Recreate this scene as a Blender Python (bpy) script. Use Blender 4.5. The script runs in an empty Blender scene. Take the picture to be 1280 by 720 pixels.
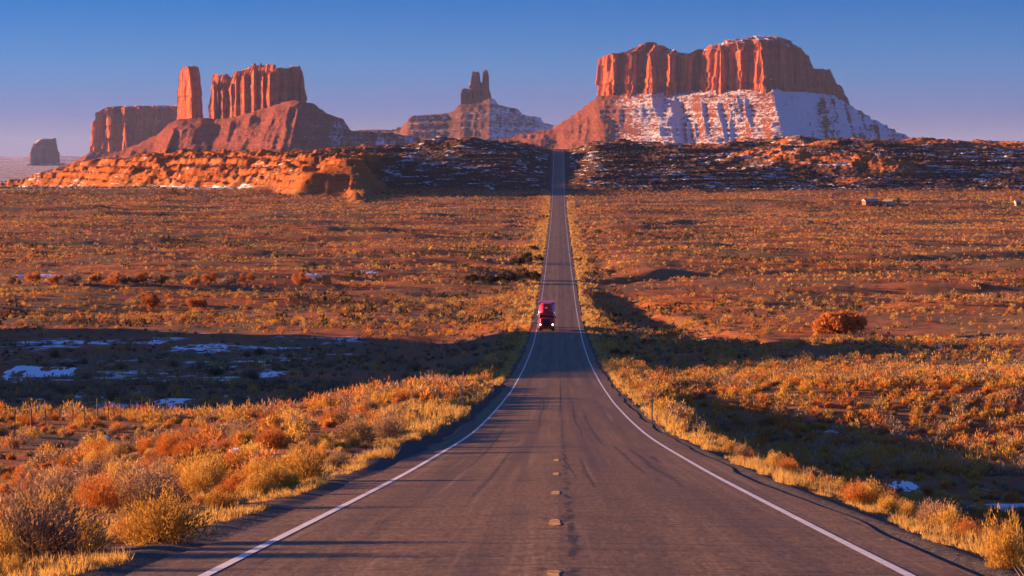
import bpy, bmesh, math, random
import numpy as np
from mathutils import Vector, Matrix

S = bpy.context.scene
COL = S.collection
F = 3556.0            # focal length in photo pixels (1280 wide), 100 mm lens
EYE = 1.7
U0, V0 = 698.0, 200.0  # photo pixel of the road's vanishing direction / eye level

# ------------------------------------------------------------------ camera
cam = bpy.data.cameras.new("camera")
cam.lens = 100.0; cam.sensor_width = 36.0
cam.clip_start = 0.1; cam.clip_end = 120000.0
cam_o = bpy.data.objects.new("camera", cam); COL.objects.link(cam_o)
cam_o.location = (0, 0, EYE)
yaw = math.atan((U0 - 640) / F); pit = math.atan((360 - V0) / F)
cam_o.rotation_euler = (math.pi / 2 - pit, 0, yaw)
S.camera = cam_o

# ------------------------------------------------------------------ light
SUN_EL = math.radians(7.5)
AZ = math.radians(104)             # angle of the sun to the left of "behind the camera"
tosun = Vector((-math.sin(AZ) * math.cos(SUN_EL), -math.cos(AZ) * math.cos(SUN_EL), math.sin(SUN_EL)))
SKY_STRENGTH = 0.073
EXPOSURE = 1.84
sun = bpy.data.lights.new("sun", 'SUN')
sun.energy = 5.0; sun.angle = math.radians(0.5); sun.color = (1.0, 0.52, 0.235)
sun_o = bpy.data.objects.new("sun", sun); COL.objects.link(sun_o)
sun_o.rotation_euler = (-tosun).to_track_quat('-Z', 'Y').to_euler()
sun_o.location = (-50, 20, 60)

w = bpy.data.worlds.new("World"); S.world = w; w.use_nodes = True
nt = w.node_tree; nt.nodes.clear()
n_out = nt.nodes.new("ShaderNodeOutputWorld"); n_bg = nt.nodes.new("ShaderNodeBackground")
n_sky = nt.nodes.new("ShaderNodeTexSky"); n_sky.sky_type = 'NISHITA'; n_sky.sun_disc = False
n_sky.sun_elevation = SUN_EL; n_sky.sun_rotation = math.radians(-76)
n_sky.air_density = 1.0; n_sky.dust_density = 0.6; n_sky.ozone_density = 3.0; n_sky.altitude = 1600
tc = nt.nodes.new("ShaderNodeTexCoord"); sx = nt.nodes.new("ShaderNodeSeparateXYZ")
nt.links.new(tc.outputs['Generated'], sx.inputs[0])
rmp = nt.nodes.new("ShaderNodeValToRGB")      # colour of the dusk air by elevation: lavender near the horizon, clear blue above
e = rmp.color_ramp.elements
e[0].position = 0.0; e[0].color = (0.37, 0.345, 0.77, 1)
e[1].position = 1.0; e[1].color = (0.58, 0.62, 0.95, 1)
for p_, c_ in ((0.007, (0.295, 0.305, 0.76)), (0.016, (0.20, 0.255, 0.78)), (0.032, (0.12, 0.29, 0.77)), (0.055, (0.016, 0.22, 0.66)), (0.12, (0.15, 0.33, 0.78)), (0.3, (0.42, 0.52, 0.92))):
    a = e.new(p_); a.color = (*c_, 1)
nt.links.new(sx.outputs['Z'], rmp.inputs[0])
mx = nt.nodes.new("ShaderNodeMix"); mx.data_type = 'RGBA'; mx.blend_type = 'MULTIPLY'
mx.inputs[0].default_value = 1.0
nt.links.new(n_sky.outputs[0], mx.inputs[6]); nt.links.new(rmp.outputs[0], mx.inputs[7])
nt.links.new(mx.outputs[2], n_bg.inputs[0]); n_bg.inputs[1].default_value = SKY_STRENGTH
nt.links.new(n_bg.outputs[0], n_out.inputs[0])

vs = S.view_settings
S.display_settings.display_device = 'sRGB'
vs.view_transform = 'Standard'; vs.look = 'None'; vs.exposure = EXPOSURE; vs.gamma = 1.0; vs.use_curve_mapping = False
S.render.engine = 'CYCLES'
cy = S.cycles
cy.use_denoising = True
cy.max_bounces = 6; cy.diffuse_bounces = 2; cy.glossy_bounces = 2; cy.transmission_bounces = 2
cy.volume_bounces = 0; cy.transparent_max_bounces = 6
cy.caustics_reflective = False; cy.caustics_refractive = False

# ------------------------------------------------------------------ numpy noise
def _hash(ix, iy, iz, seed):
    h = (ix.astype(np.int64) * 374761393 + iy.astype(np.int64) * 668265263 + iz.astype(np.int64) * 2147483647 + seed * 974634777) & 0xFFFFFFFF
    h = ((h ^ (h >> 13)) * 1274126177) & 0xFFFFFFFF
    h = ((h ^ (h >> 16)) * 2246822519) & 0xFFFFFFFF
    return ((h ^ (h >> 15)) & 0xFFFFFF) / float(0xFFFFFF)

def vn2(x, y, seed=0):
    x, y = np.broadcast_arrays(np.asarray(x, float), np.asarray(y, float))
    ix = np.floor(x); iy = np.floor(y); fx = x - ix; fy = y - iy
    fx = fx * fx * fx * (fx * (fx * 6 - 15) + 10); fy = fy * fy * fy * (fy * (fy * 6 - 15) + 10)
    z0 = np.zeros_like(ix)
    h = lambda a, b: _hash(ix + a, iy + b, z0, seed)
    return (h(0, 0) * (1 - fx) + h(1, 0) * fx) * (1 - fy) + (h(0, 1) * (1 - fx) + h(1, 1) * fx) * fy

def vn3(x, y, z, seed=0):
    x, y, z = np.broadcast_arrays(np.asarray(x, float), np.asarray(y, float), np.asarray(z, float))
    iz = np.floor(z); fz = z - iz; fz = fz * fz * (3 - 2 * fz)
    ix = np.floor(x); iy = np.floor(y); fx = x - ix; fy = y - iy
    fx = fx * fx * (3 - 2 * fx); fy = fy * fy * (3 - 2 * fy)
    r = []
    for k in (0, 1):
        h = lambda a, b: _hash(ix + a, iy + b, iz + k, seed)
        r.append((h(0, 0) * (1 - fx) + h(1, 0) * fx) * (1 - fy) + (h(0, 1) * (1 - fx) + h(1, 1) * fx) * fy)
    return r[0] * (1 - fz) + r[1] * fz

def fbm2(x, y, seed=0, oct=4):
    t = 0; amp = 0.5; tot = 0
    for o in range(oct):
        t = t + amp * vn2(np.asarray(x) * 2 ** o + 17.3 * o, np.asarray(y) * 2 ** o - 9.1 * o, seed + o); tot += amp; amp *= 0.5
    return t / tot            # 0..1

def sstep(a, b, x):
    t = np.clip((np.asarray(x, float) - a) / (b - a), 0, 1); return t * t * (3 - 2 * t)

def pchip(xs, ys):
    xs = np.array(xs, float); ys = np.array(ys, float)
    hh = np.diff(xs); dl = np.diff(ys) / hh
    m = np.zeros_like(xs); m[0] = dl[0]; m[-1] = dl[-1]
    for i in range(1, len(xs) - 1):
        if dl[i - 1] * dl[i] > 0:
            w1 = 2 * hh[i] + hh[i - 1]; w2 = hh[i] + 2 * hh[i - 1]
            m[i] = (w1 + w2) / (w1 / dl[i - 1] + w2 / dl[i])
    def f(x):
        x = np.asarray(x, float)
        xc = np.clip(x, xs[0], xs[-1])
        i = np.clip(np.searchsorted(xs, xc) - 1, 0, len(xs) - 2)
        t = (xc - xs[i]) / hh[i]
        return ((1 + 2 * t) * (1 - t) ** 2 * ys[i] + t * (1 - t) ** 2 * hh[i] * m[i] + t * t * (3 - 2 * t) * ys[i + 1] + t * t * (t - 1) * hh[i] * m[i + 1]
                + np.where(x < xs[0], (x - xs[0]) * m[0], 0))
    return f

# ------------------------------------------------------------------ terrain function
road_h = pchip([-200, 0, 27.4, 71.9, 119.7, 197.5, 245, 330, 452, 600, 754, 1037, 1300, 1464, 1716, 1850, 2000, 2120, 2220, 2400, 4000],
               [-14, 1.7, 4.0, 7.68, 11.35, 16.3, 18.9, 23.0, 27.2, 29.4, 29.9, 29.6, 29.1, 27.6, 19.6, 12.5, 3.2, -5.0, -8.5, -9, -9])
def road_z(Y): return EYE - road_h(Y)

def seg_dist(X, Y, pts):
    best = np.full(np.shape(X), 1e9)
    for (ax, ay), (bx, by) in zip(pts[:-1], pts[1:]):
        dx, dy = bx - ax, by - ay
        t = np.clip(((X - ax) * dx + (Y - ay) * dy) / (dx * dx + dy * dy), 0, 1)
        best = np.minimum(best, np.hypot(X - ax - t * dx, Y - ay - t * dy))
    return best

MA = np.array([-430.0, 2330.0]); MB_ = np.array([-113.0, 1712.0])     # orange ridge in plan
_md = (MB_ - MA) / np.linalg.norm(MB_ - MA); _mn = np.array([_md[1], -_md[0]])  # normal to the left-front

def mound(X, Y):
    """height of the orange badland ridge above its surroundings, 0..1 shape and crest height"""
    s = (X - MA[0]) * _md[0] + (Y - MA[1]) * _md[1]
    q = (X - MA[0]) * _mn[0] + (Y - MA[1]) * _mn[1]        # + = towards the sun / camera
    L = np.linalg.norm(MB_ - MA)
    wob = (fbm2(s / 60.0, q / 200.0, 31, 2) - 0.5) * 44 + (fbm2(s / 16.0, q / 40.0, 32, 3) - 0.5) * 11
    qq = q + wob
    front = 1 - sstep(-8, 40, qq)
    # benches: two cliff bands
    f2 = 0.50 * (1 - sstep(24, 44, qq)) + 0.28 * (1 - sstep(2, 14, qq)) + 0.22 * (1 - sstep(-45, -24, qq))
    back = 1 - sstep(55, 190, -q)
    ends = sstep(-60, 200, s) * (1 - sstep(-128, -106, X + 10 * (vn2(X / 9, Y / 9, 33) - .5)))
    return f2 * back * ends, front * back * ends, ends * back * sstep(75, 20, qq)

def terrain(X, Y, full=False):
    X = np.asarray(X, float); Y = np.asarray(Y, float)
    zr = road_z(Y)
    ax = np.abs(X)
    left = X < 0
    # embankment: near right side falls away, near left gently
    dr = 3.5 * sstep(240, 190, Y) + 0.9 * sstep(180, 260, Y) * sstep(900, 500, Y)
    dl = 0.9 * sstep(150, 60, Y) + 2.6 * sstep(150, 245, Y) * sstep(520, 400, Y) + 0.6
    drop = np.where(left, dl * sstep(5.6, 20, ax), dr * sstep(5.2, 12, ax) )
    drop = drop + np.where(left, .12, .22) * sstep(4.2, 5.4, ax)
    away = sstep(5, 22, ax)
    amp = 0.5 + 0.8 * sstep(60, 300, Y)
    n = (fbm2(X / 46, Y / 46, 1, 3) - .5) * 2.2 * amp * away + (fbm2(X / 9, Y / 9, 5, 3) - .5) * 0.7 * sstep(5, 11, ax)
    z = zr - drop + n * sstep(2600, 1500, Y)
    # raised, sunlit verge on the left at 80..220 m
    z = z + np.where(left, 0.7 * np.exp(-((ax - 10) / 5.0) ** 2) * sstep(60, 100, Y) * sstep(235, 215, Y), 0)
    # rolling ground on the right (lit / dark bands)
    z = z + np.where(~left, 0.8 * sstep(10, 20, ax) * sstep(195, 230, Y) * sstep(330, 270, Y), 0)
    # long low hill to the left outside the frame: shades the dip in the road
    hc = 10.2 + 5 * (fbm2(Y / 50, X * 0, 8, 4) - .5)
    hy = sstep(268, 300, Y + 10 * (vn2(X / 20, Y / 30, 9) - .5)) * sstep(526, 482, Y)
    hx = np.exp(-(np.abs(X + 215) / 62.0) ** 3)
    z = z + (np.maximum(hc - z, 0)) * hx * hy
    # low swells on the plain that throw long thin shadows
    sw = np.maximum(fbm2(X / 95, Y / 20, 301, 3) - .56, 0) / .16
    z = z + 1.5 * np.minimum(sw, 1.2) * sstep(10, 26, ax) * sstep(500, 580, Y) * sstep(1680, 1560, Y)
    # washes
    for pts, dep, wd in WASHES:
        d = seg_dist(X, Y, pts) + 3 * (vn2(X / 8, Y / 8, 14) - .5)
        z = z - dep * np.exp(-(d / wd) ** 4) * sstep(4.6, 9, ax)
    # scarp with ledges
    t = sstep(1735, 1760, Y + 26 * (fbm2(X / 60, Y / 200, 21, 3) - .5) + np.where(ax < 14, -60, 0) * 0)
    top = 9.5 + 4.0 * sstep(120, 240, X) - 2.0 * sstep(-60, -120, X)
    base = EYE - 19.0
    hs = base + (top - base) * np.clip((Y - 1745 - .25 * X * sstep(8, 60, ax) + 40 * (fbm2(X / 110, Y / 300, 24, 2) - .5)) / 330.0, 0, 1)
    hs = hs + 1.3 * (fbm2(X / 55, Y / 40, 25, 4) - .5)
    step = 3.4
    wv_ = 1.7 * (fbm2(X / 70, Y / 90, 26, 3) - .5)
    k = hs / step + wv_
    fr = k - np.floor(k)
    hs2 = (np.floor(k) + sstep(0.0, 0.16, fr) - wv_) * step
    tm = .25 + .65 * sstep(.38, .60, fbm2(X / 48, Y / 48, 27, 3))
    scarp = hs * (1 - tm) + hs2 * tm + (fbm2(X / 7, Y / 7, 28, 3) - .5) * 1.6
    # sunlit knolls on the rim and on the face
    kn = np.maximum(fbm2(X / 55, Y / 70, 41, 3) - .46, 0) * 17 * sstep(2080, 2150, Y) * sstep(2560, 2420, Y)
    for kx, ky, kr, kh in ((198, 1925, 26, 9), (160, 1940, 20, 7), (226, 1900, 18, 5), (150, 1985, 34, 8), (196, 1835, 15, 3.5), (-60, 2060, 30, 5), (-95, 2080, 24, 7), (30, 2090, 40, 5)):
        kn = kn + kh * np.exp(-(((X - kx) / kr) ** 2 + ((Y - ky) / (kr * 1.2)) ** 2)) * (0.75 + 0.5 * vn2(X / 7, Y / 9, 43))
    scarp = scarp + kn
    # keep the road on the ground: blend to road profile near the axis
    nr = sstep(5, 30, ax)
    scarp = zr * (1 - nr) + scarp * nr - 0.3 * (1 - nr)
    left_lim = sstep(-205, -150, X)        # scarp belongs right of the orange ridge
    sc_w = sstep(1725, 1750, Y) * left_lim
    # left: plain that sinks to the far flats
    far = -16.5 - 10.5 * sstep(1740, 2700, Y) + (fbm2(X / 120, Y / 160, 51, 3) - .5) * 4
    far_w = sstep(1690, 1760, Y) * (1 - left_lim)
    z = z * (1 - sc_w - far_w) + scarp * sc_w + far * far_w
    # behind the rim everything sinks to the far flats
    fl = sstep(2500, 3300, Y)
    z = z * (1 - fl) + (-27 + (fbm2(X / 300, Y / 500, 52, 3) - .5) * 6) * fl
    m, mf, mc = mound(X, Y)
    crest = 7.5 + 3.0 * (fbm2(X / 60, Y / 60, 35, 3) - .5) - 3.0 * sstep(-200, -110, X)
    rise = (crest - z) * m + ((fbm2(X / 14, Y / 14, 36, 4) - .5) * 4.5) * sstep(0.02, 0.2, m)
    z = z + rise
    k2 = z / 4.4 + 1.1 * fbm2(X / 80, Y / 80, 37, 2); f2_ = k2 - np.floor(k2)
    zt = (np.floor(k2) + sstep(0.0, .30, f2_)) * 4.4 - 1.1 * 4.4 * fbm2(X / 80, Y / 80, 37, 2)
    z = z + (zt - z) * .85 * sstep(.02, .10, m) * sstep(1.0, .93, m)
    # bed of the road
    bed = zr - 0.10 - 0.00008 * np.maximum(Y, 0)
    wgt = 1 - sstep(4.25, 5.0, ax)
    z = np.where(Y < 2480, z * (1 - wgt) + bed * wgt, z)
    if full:
        return z, m, mc, sc_w
    return z

WASHES = [
    ([(9, 640), (13, 560), (22, 480), (40, 415)], 1.7, 6.0),
    ([(6, 705), (40, 745), (70, 760)], 2.0, 7.0),
    ([(-6, 700), (-34, 690), (-60, 700)], 1.6, 7.0),
    ([(-150, 735), (-100, 742), (-60, 738)], 1.6, 5.0),
    ([(52, 862), (100, 850), (150, 858), (240, 850)], 2.2, 8.0),
    ([(6, 1240), (40, 1260), (70, 1330)], 1.8, 12.0),
]

def px_ray(px, py, d): return (px - U0) / F * d, d, EYE + (V0 - py) / F * d
_ds = np.concatenate([np.arange(14, 600, 0.5), np.arange(600, 2400, 2.0)])
def at_px(px, py):
    X = (px - U0) / F * _ds; Zr = EYE + (V0 - py) / F * _ds
    T = terrain(X, _ds)
    i = np.argmax(T >= Zr)
    d = _ds[i] if T[i] >= Zr[i] else _ds[-1]
    x = (px - U0) / F * d
    return x, d, float(terrain(x, d))

# ------------------------------------------------------------------ mesh helpers
def mesh_np(name, V, Fc, mats, smooth=True, attrs=None):
    me = bpy.data.meshes.new(name)
    V = np.asarray(V, np.float32); Fc = np.asarray(Fc, np.int32)
    k = Fc.shape[1]
    me.vertices.add(len(V)); me.vertices.foreach_set("co", V.ravel())
    me.loops.add(Fc.size); me.loops.foreach_set("vertex_index", Fc.ravel())
    me.polygons.add(len(Fc)); me.polygons.foreach_set("loop_start", np.arange(0, Fc.size, k, dtype=np.int32))
    me.polygons.foreach_set("loop_total", np.full(len(Fc), k, np.int32))
    me.polygons.foreach_set("use_smooth", np.full(len(Fc), smooth))
    for m in (mats if isinstance(mats, (list, tuple)) else [mats]): me.materials.append(m)
    if attrs:
        for an, arr in attrs.items():
            arr = np.asarray(arr, np.float32)
            if arr.ndim == 1:
                at = me.attributes.new(an, 'FLOAT', 'POINT'); at.data.foreach_set("value", arr)
            else:
                at = me.attributes.new(an, 'FLOAT_COLOR', 'POINT')
                c = np.ones((len(V), 4), np.float32); c[:, :arr.shape[1]] = arr
                at.data.foreach_set("color", c.ravel())
    me.update(calc_edges=True); me.validate()
    return me

def grid_faces(nr, nc, wrap=False):
    r = np.arange(nr - 1)[:, None]; c = np.arange(nc if wrap else nc - 1)[None, :]
    c2 = (c + 1) % nc
    a = r * nc + c; b = r * nc + c2; d = (r + 1) * nc + c; e_ = (r + 1) * nc + c2
    return np.stack([a, b, e_, d], -1).reshape(-1, 4)

def put(name, me, parent=None, loc=(0, 0, 0), kind=None, label=None, cat=None, group=None, rotz=0):
    o = bpy.data.objects.new(name, me); COL.objects.link(o)
    o.location = loc; o.rotation_euler = (0, 0, rotz)
    if parent: o.parent = parent
    if kind: o['kind'] = kind
    if label: o['label'] = label
    if cat: o['category'] = cat
    if group: o['group'] = group
    return o

def bm_obj(name, bm, mat, parent=None, loc=(0, 0, 0), smooth=False, **kw):
    me = bpy.data.meshes.new(name)
    bmesh.ops.recalc_face_normals(bm, faces=bm.faces)
    bm.to_mesh(me); bm.free()
    for p in me.polygons: p.use_smooth = smooth
    me.materials.append(mat)
    return put(name, me, parent, loc, **kw)

def add_box(bm, c, s, bev=0.0, taper=None, seg=2):
    r = bmesh.ops.create_cube(bm, size=1.0)
    for v in r['verts']:
        k = v.co.z + 0.5
        x, y, z = v.co.x * s[0], v.co.y * s[1], v.co.z * s[2]
        if taper: x *= 1 + (taper[0] - 1) * k; y *= 1 + (taper[1] - 1) * k
        v.co = Vector((x + c[0], y + c[1], z + c[2]))
    if bev:
        es = list({ed for v in r['verts'] for ed in v.link_edges})
        bmesh.ops.bevel(bm, geom=es, offset=bev, segments=seg, affect='EDGES', profile=0.6)
    return bm

def add_cyl(bm, p0, p1, r0, r1=None, n=16):
    p0 = Vector(p0); p1 = Vector(p1); r1 = r0 if r1 is None else r1
    d = p1 - p0
    r = bmesh.ops.create_cone(bm, cap_ends=True, segments=n, radius1=r0, radius2=r1, depth=d.length)
    M = Matrix.Translation((p0 + p1) / 2) @ d.to_track_quat('Z', 'Y').to_matrix().to_4x4()
    bmesh.ops.transform(bm, matrix=M, verts=r['verts'])
    return bm

# ------------------------------------------------------------------ materials
class NB:
    def __init__(s, name):
        s.m = bpy.data.materials.new(name); s.m.use_nodes = True
        s.t = s.m.node_tree; s.t.nodes.clear()
        s.out = s.t.nodes.new("ShaderNodeOutputMaterial")
    def n(s, typ, **kw):
        nd = s.t.nodes.new(typ)
        for k, v in kw.items(): setattr(nd, k, v)
        return nd
    def l(s, a, b): s.t.links.new(a, b)
    def val(s, x, inp):
        if hasattr(x, 'is_output'): s.l(x, inp)
        else: inp.default_value = x
    def pos(s): return s.n("ShaderNodeNewGeometry").outputs['Position']
    def mapv(s, v, sc):
        nd = s.n("ShaderNodeVectorMath", operation='MULTIPLY'); s.l(v, nd.inputs[0]); nd.inputs[1].default_value = sc
        return nd.outputs[0]
    def noise(s, v, scale, det=4, rough=0.55, dist=0.0):
        nd = s.n("ShaderNodeTexNoise"); s.l(v, nd.inputs['Vector'])
        nd.inputs['Scale'].default_value = scale; nd.inputs['Detail'].default_value = det
        nd.inputs['Roughness'].default_value = rough; nd.inputs['Distortion'].default_value = dist
        return nd.outputs[0]
    def math(s, op, a, b=0.0, c=None):
        nd = s.n("ShaderNodeMath", operation=op); s.val(a, nd.inputs[0]); s.val(b, nd.inputs[1])
        if c is not None: s.val(c, nd.inputs[2])
        return nd.outputs[0]
    def ss(s, x, a, b):
        nd = s.n("ShaderNodeMapRange", interpolation_type='SMOOTHSTEP'); s.val(x, nd.inputs[0])
        nd.inputs[1].default_value = a; nd.inputs[2].default_value = b
        return nd.outputs[0]
    def mix(s, f, a, b, bt='MIX'):
        nd = s.n("ShaderNodeMix", data_type='RGBA', blend_type=bt); s.val(f, nd.inputs[0])
        for x, i in ((a, 6), (b, 7)):
            if hasattr(x, 'is_output'): s.l(x, nd.inputs[i])
            else: nd.inputs[i].default_value = (*x, 1)
        return nd.outputs[2]
    def ramp(s, f, stops):
        nd = s.n("ShaderNodeValToRGB"); s.val(f, nd.inputs[0]); el = nd.color_ramp.elements
        el[0].position, el[0].color = stops[0][0], (*stops[0][1], 1)
        el[1].position, el[1].color = stops[-1][0], (*stops[-1][1], 1)
        for p, c in stops[1:-1]: q = el.new(p); q.color = (*c, 1)
        return nd.outputs[0]
    def bump(s, h, strength, dist=1.0):
        nd = s.n("ShaderNodeBump"); s.l(h, nd.inputs['Height']); nd.inputs['Strength'].default_value = strength
        nd.inputs['Distance'].default_value = dist
        return nd.outputs[0]
    def pbsdf(s, col, rough=0.9, spec=0.2, normal=None, **kw):
        nd = s.n("ShaderNodeBsdfPrincipled")
        if hasattr(col, 'is_output'): s.l(col, nd.inputs['Base Color'])
        else: nd.inputs['Base Color'].default_value = (*col, 1)
        s.val(rough, nd.inputs['Roughness']); s.val(spec, nd.inputs['Specular IOR Level'])
        if normal is not None: s.l(normal, nd.inputs['Normal'])
        for k, v in kw.items(): s.val(v, nd.inputs[k])
        s.l(nd.outputs[0], s.out.inputs['Surface'])
        return s.m
    def attr(s, nm):
        return s.n("ShaderNodeAttribute", attribute_name=nm)

def simple(name, col, rough=0.6, spec=0.3, var=0.12, scale=6.0, **kw):
    b = NB(name); tcx = b.n("ShaderNodeTexCoord").outputs['Object']
    f = b.noise(tcx, scale, 4)
    c = b.mix(f, tuple(x * (1 - var) for x in col), tuple(min(1, x * (1 + var)) for x in col))
    return b.pbsdf(c, rough, spec, **kw)

# ground: red soil, litter, gravel shoulder, orange badland and painted sunlit knolls, snow by mask
def mat_ground():
    b = NB("desert_ground"); p = b.pos()
    msk = b.attr("mask"); sp = b.n("ShaderNodeSeparateColor"); b.l(msk.outputs['Color'], sp.inputs[0])
    snowp, orange, gravel = sp.outputs[0], sp.outputs[1], sp.outputs[2]
    alpha = msk.outputs['Alpha']
    big = b.noise(p, 0.03, 4); mid = b.noise(p, 0.35, 5); fine = b.noise(p, 5.0, 4, 0.7)
    soil = b.ramp(mid, [(0.25, (0.24, 0.070, 0.026)), (0.5, (0.42, 0.130, 0.042)), (0.75, (0.50, 0.20, 0.075))])
    litter = b.ramp(fine, [(0.3, (0.10, 0.06, 0.03)), (0.6, (0.30, 0.19, 0.08)), (0.85, (0.42, 0.29, 0.13))])
    c = b.mix(b.ss(b.math('ADD', big, b.math('MULTIPLY', mid, 0.6)), 0.68, 0.95), soil, litter)
    c = b.mix(b.math('MULTIPLY', b.ss(fine, .35, .75), .45), c, (0.10, 0.05, 0.03))
    # orange badland and painted sunlit knolls: strata by height
    z = b.n("ShaderNodeSeparateXYZ"); b.l(p, z.inputs[0])
    st = b.noise(b.mapv(p, (0.02, 0.02, 0.9)), 1.0, 4, .6)
    och = b.ramp(st, [(0.25, (0.34, 0.085, 0.025)), (0.5, (0.60, 0.18, 0.04)), (0.62, (0.42, 0.10, 0.03)), (0.8, (0.64, 0.24, 0.07))])
    c = b.mix(orange, c, och)
    # dark scrub and rock on the ledgy slope
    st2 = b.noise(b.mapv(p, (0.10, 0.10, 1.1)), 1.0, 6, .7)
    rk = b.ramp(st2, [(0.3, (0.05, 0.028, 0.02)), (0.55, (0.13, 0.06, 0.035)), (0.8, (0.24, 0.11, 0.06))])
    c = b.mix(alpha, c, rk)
    gr = b.ramp(b.noise(p, 22.0, 3, .7), [(0.3, (0.05, 0.042, 0.038)), (0.6, (0.12, 0.10, 0.085)), (0.8, (0.22, 0.18, 0.15))])
    c = b.mix(gravel, c, gr)
    # snow lying in streaks
    sn1 = b.noise(b.mapv(p, (0.07, 0.07, 0.55)), 1.0, 7, .70, .3)
    sn2 = b.noise(p, 0.9, 4, .6)
    sm = b.math('ADD', b.math('ADD', snowp, b.math('MULTIPLY', sn1, 1.6)), b.math('MULTIPLY', sn2, 0.35))
    snow = b.ss(sm, 1.42, 1.56)
    c = b.mix(snow, c, (0.80, 0.82, 0.86))
    rough_ = b.math('MULTIPLY', b.math('ADD', orange, alpha), b.noise(b.mapv(p, (0.30, 0.30, 0.55)), 1.0, 6, .72))
    h = b.math('ADD', b.math('ADD', fine, b.math('MULTIPLY', mid, 3.0)), b.math('MULTIPLY', rough_, 30.0))
    return b.pbsdf(c, 0.95, 0.1, b.bump(h, 0.9, 0.12))

def mat_asphalt():
    b = NB("old_asphalt"); p = b.pos()
    x = b.n("ShaderNodeSeparateXYZ"); b.l(p, x.inputs[0])
    grain = b.noise(p, 38.0, 3, .75)
    agg = b.noise(p, 9.0, 4, .7)
    lane = b.noise(b.mapv(p, (1.1, 0.030, 0)), 1.0, 5, .6)
    blot = b.noise(b.mapv(p, (0.9, 0.16, 0)), 1.0, 4, .55)
    streak = b.noise(b.mapv(p, (3.4, 0.11, 0)), 1.0, 3, .5, .3)
    trans = b.noise(b.mapv(p, (0.16, 2.3, 0)), 1.0, 4, .5, .5)
    pat = b.noise(b.mapv(p, (14.0, 1.7, 0)), 1.0, 6, .85)
    c = b.ramp(b.math('ADD', b.math('MULTIPLY', agg, .35), b.math('MULTIPLY', pat, .65)), [(0.38, (0.058, 0.034, 0.018)), (0.5, (0.205, 0.120, 0.060)), (0.62, (0.40, 0.245, 0.125))])
    c = b.mix(b.ss(grain, .42, .70), c, (0.30, 0.26, 0.23), 'MIX') if False else b.mix(b.math('MULTIPLY', b.ss(grain, .52, .72), .55), c, (0.36, 0.26, 0.17))
    c = b.mix(b.math('MULTIPLY', b.ss(grain, .48, .30), .6), c, (0.05, 0.042, 0.038))
    c = b.mix(b.math('MULTIPLY', b.ss(lane, .40, .66), .45), c, (0.085, 0.068, 0.058))
    c = b.mix(b.math('MULTIPLY', b.ss(blot, .56, .72), .42), c, (0.07, 0.063, 0.06))
    trk = b.math('ABSOLUTE', b.math('SUBTRACT', b.math('ABSOLUTE', x.outputs[0]), 1.75))     # distance from the middle of a lane
    wear = b.math('MULTIPLY', b.ss(b.math('ABSOLUTE', b.math('SUBTRACT', trk, .80)), .50, .08), b.ss(b.noise(b.mapv(p, (2.6, 0.018, 0)), 1.0, 5, .6), .34, .62))
    c = b.mix(b.math('MULTIPLY', wear, .50), c, (0.070, 0.052, 0.044))
    lt = b.ss(b.noise(b.mapv(p, (3.2, 0.022, 0)), 1.0, 4, .6), .54, .70)
    c = b.mix(b.math('MULTIPLY', lt, .35), c, (0.40, 0.26, 0.15))
    # worn tar seams: along and across
    c = b.mix(b.math('MULTIPLY', b.ss(streak, .68, .76), .75), c, (0.035, 0.032, 0.032))
    c = b.mix(b.math('MULTIPLY', b.ss(b.math('ABSOLUTE', b.math('SUBTRACT', trans, .5)), .022, .006), .62), c, (0.04, 0.036, 0.034))
    # centre seam
    wob = b.math('ADD', x.outputs[0], b.math('MULTIPLY', b.math('SUBTRACT', b.noise(b.mapv(p, (0, .35, 0)), 1.0, 4), .5), .35))
    seam = b.ss(b.math('ABSOLUTE', b.math('SUBTRACT', wob, 0.17)), .07, .02)
    sb = b.ss(b.noise(b.mapv(p, (0.4, .5, 0)), 1.0, 4), .44, .56)
    c = b.mix(b.math('MULTIPLY', b.math('MULTIPLY', seam, sb), .85), c, (0.03, 0.028, 0.028))
    rough = b.math('ADD', 0.62, b.math('MULTIPLY', agg, .25))
    return b.pbsdf(c, rough, 0.15, b.bump(b.math('ADD', grain, agg), 0.55, 0.02))

def mat_paint(name, col, lo, hi):
    b = NB(name); p = b.pos()
    worn = b.noise(p, 7.0, 5, .7); dirt = b.noise(p, 1.6, 4)
    c = b.mix(b.ss(dirt, .3, .8), tuple(x * .78 for x in col), col)
    c = b.mix(b.ss(worn, hi, lo), c, (0.12, 0.10, 0.09))
    return b.pbsdf(c, 0.7, 0.3)

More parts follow.
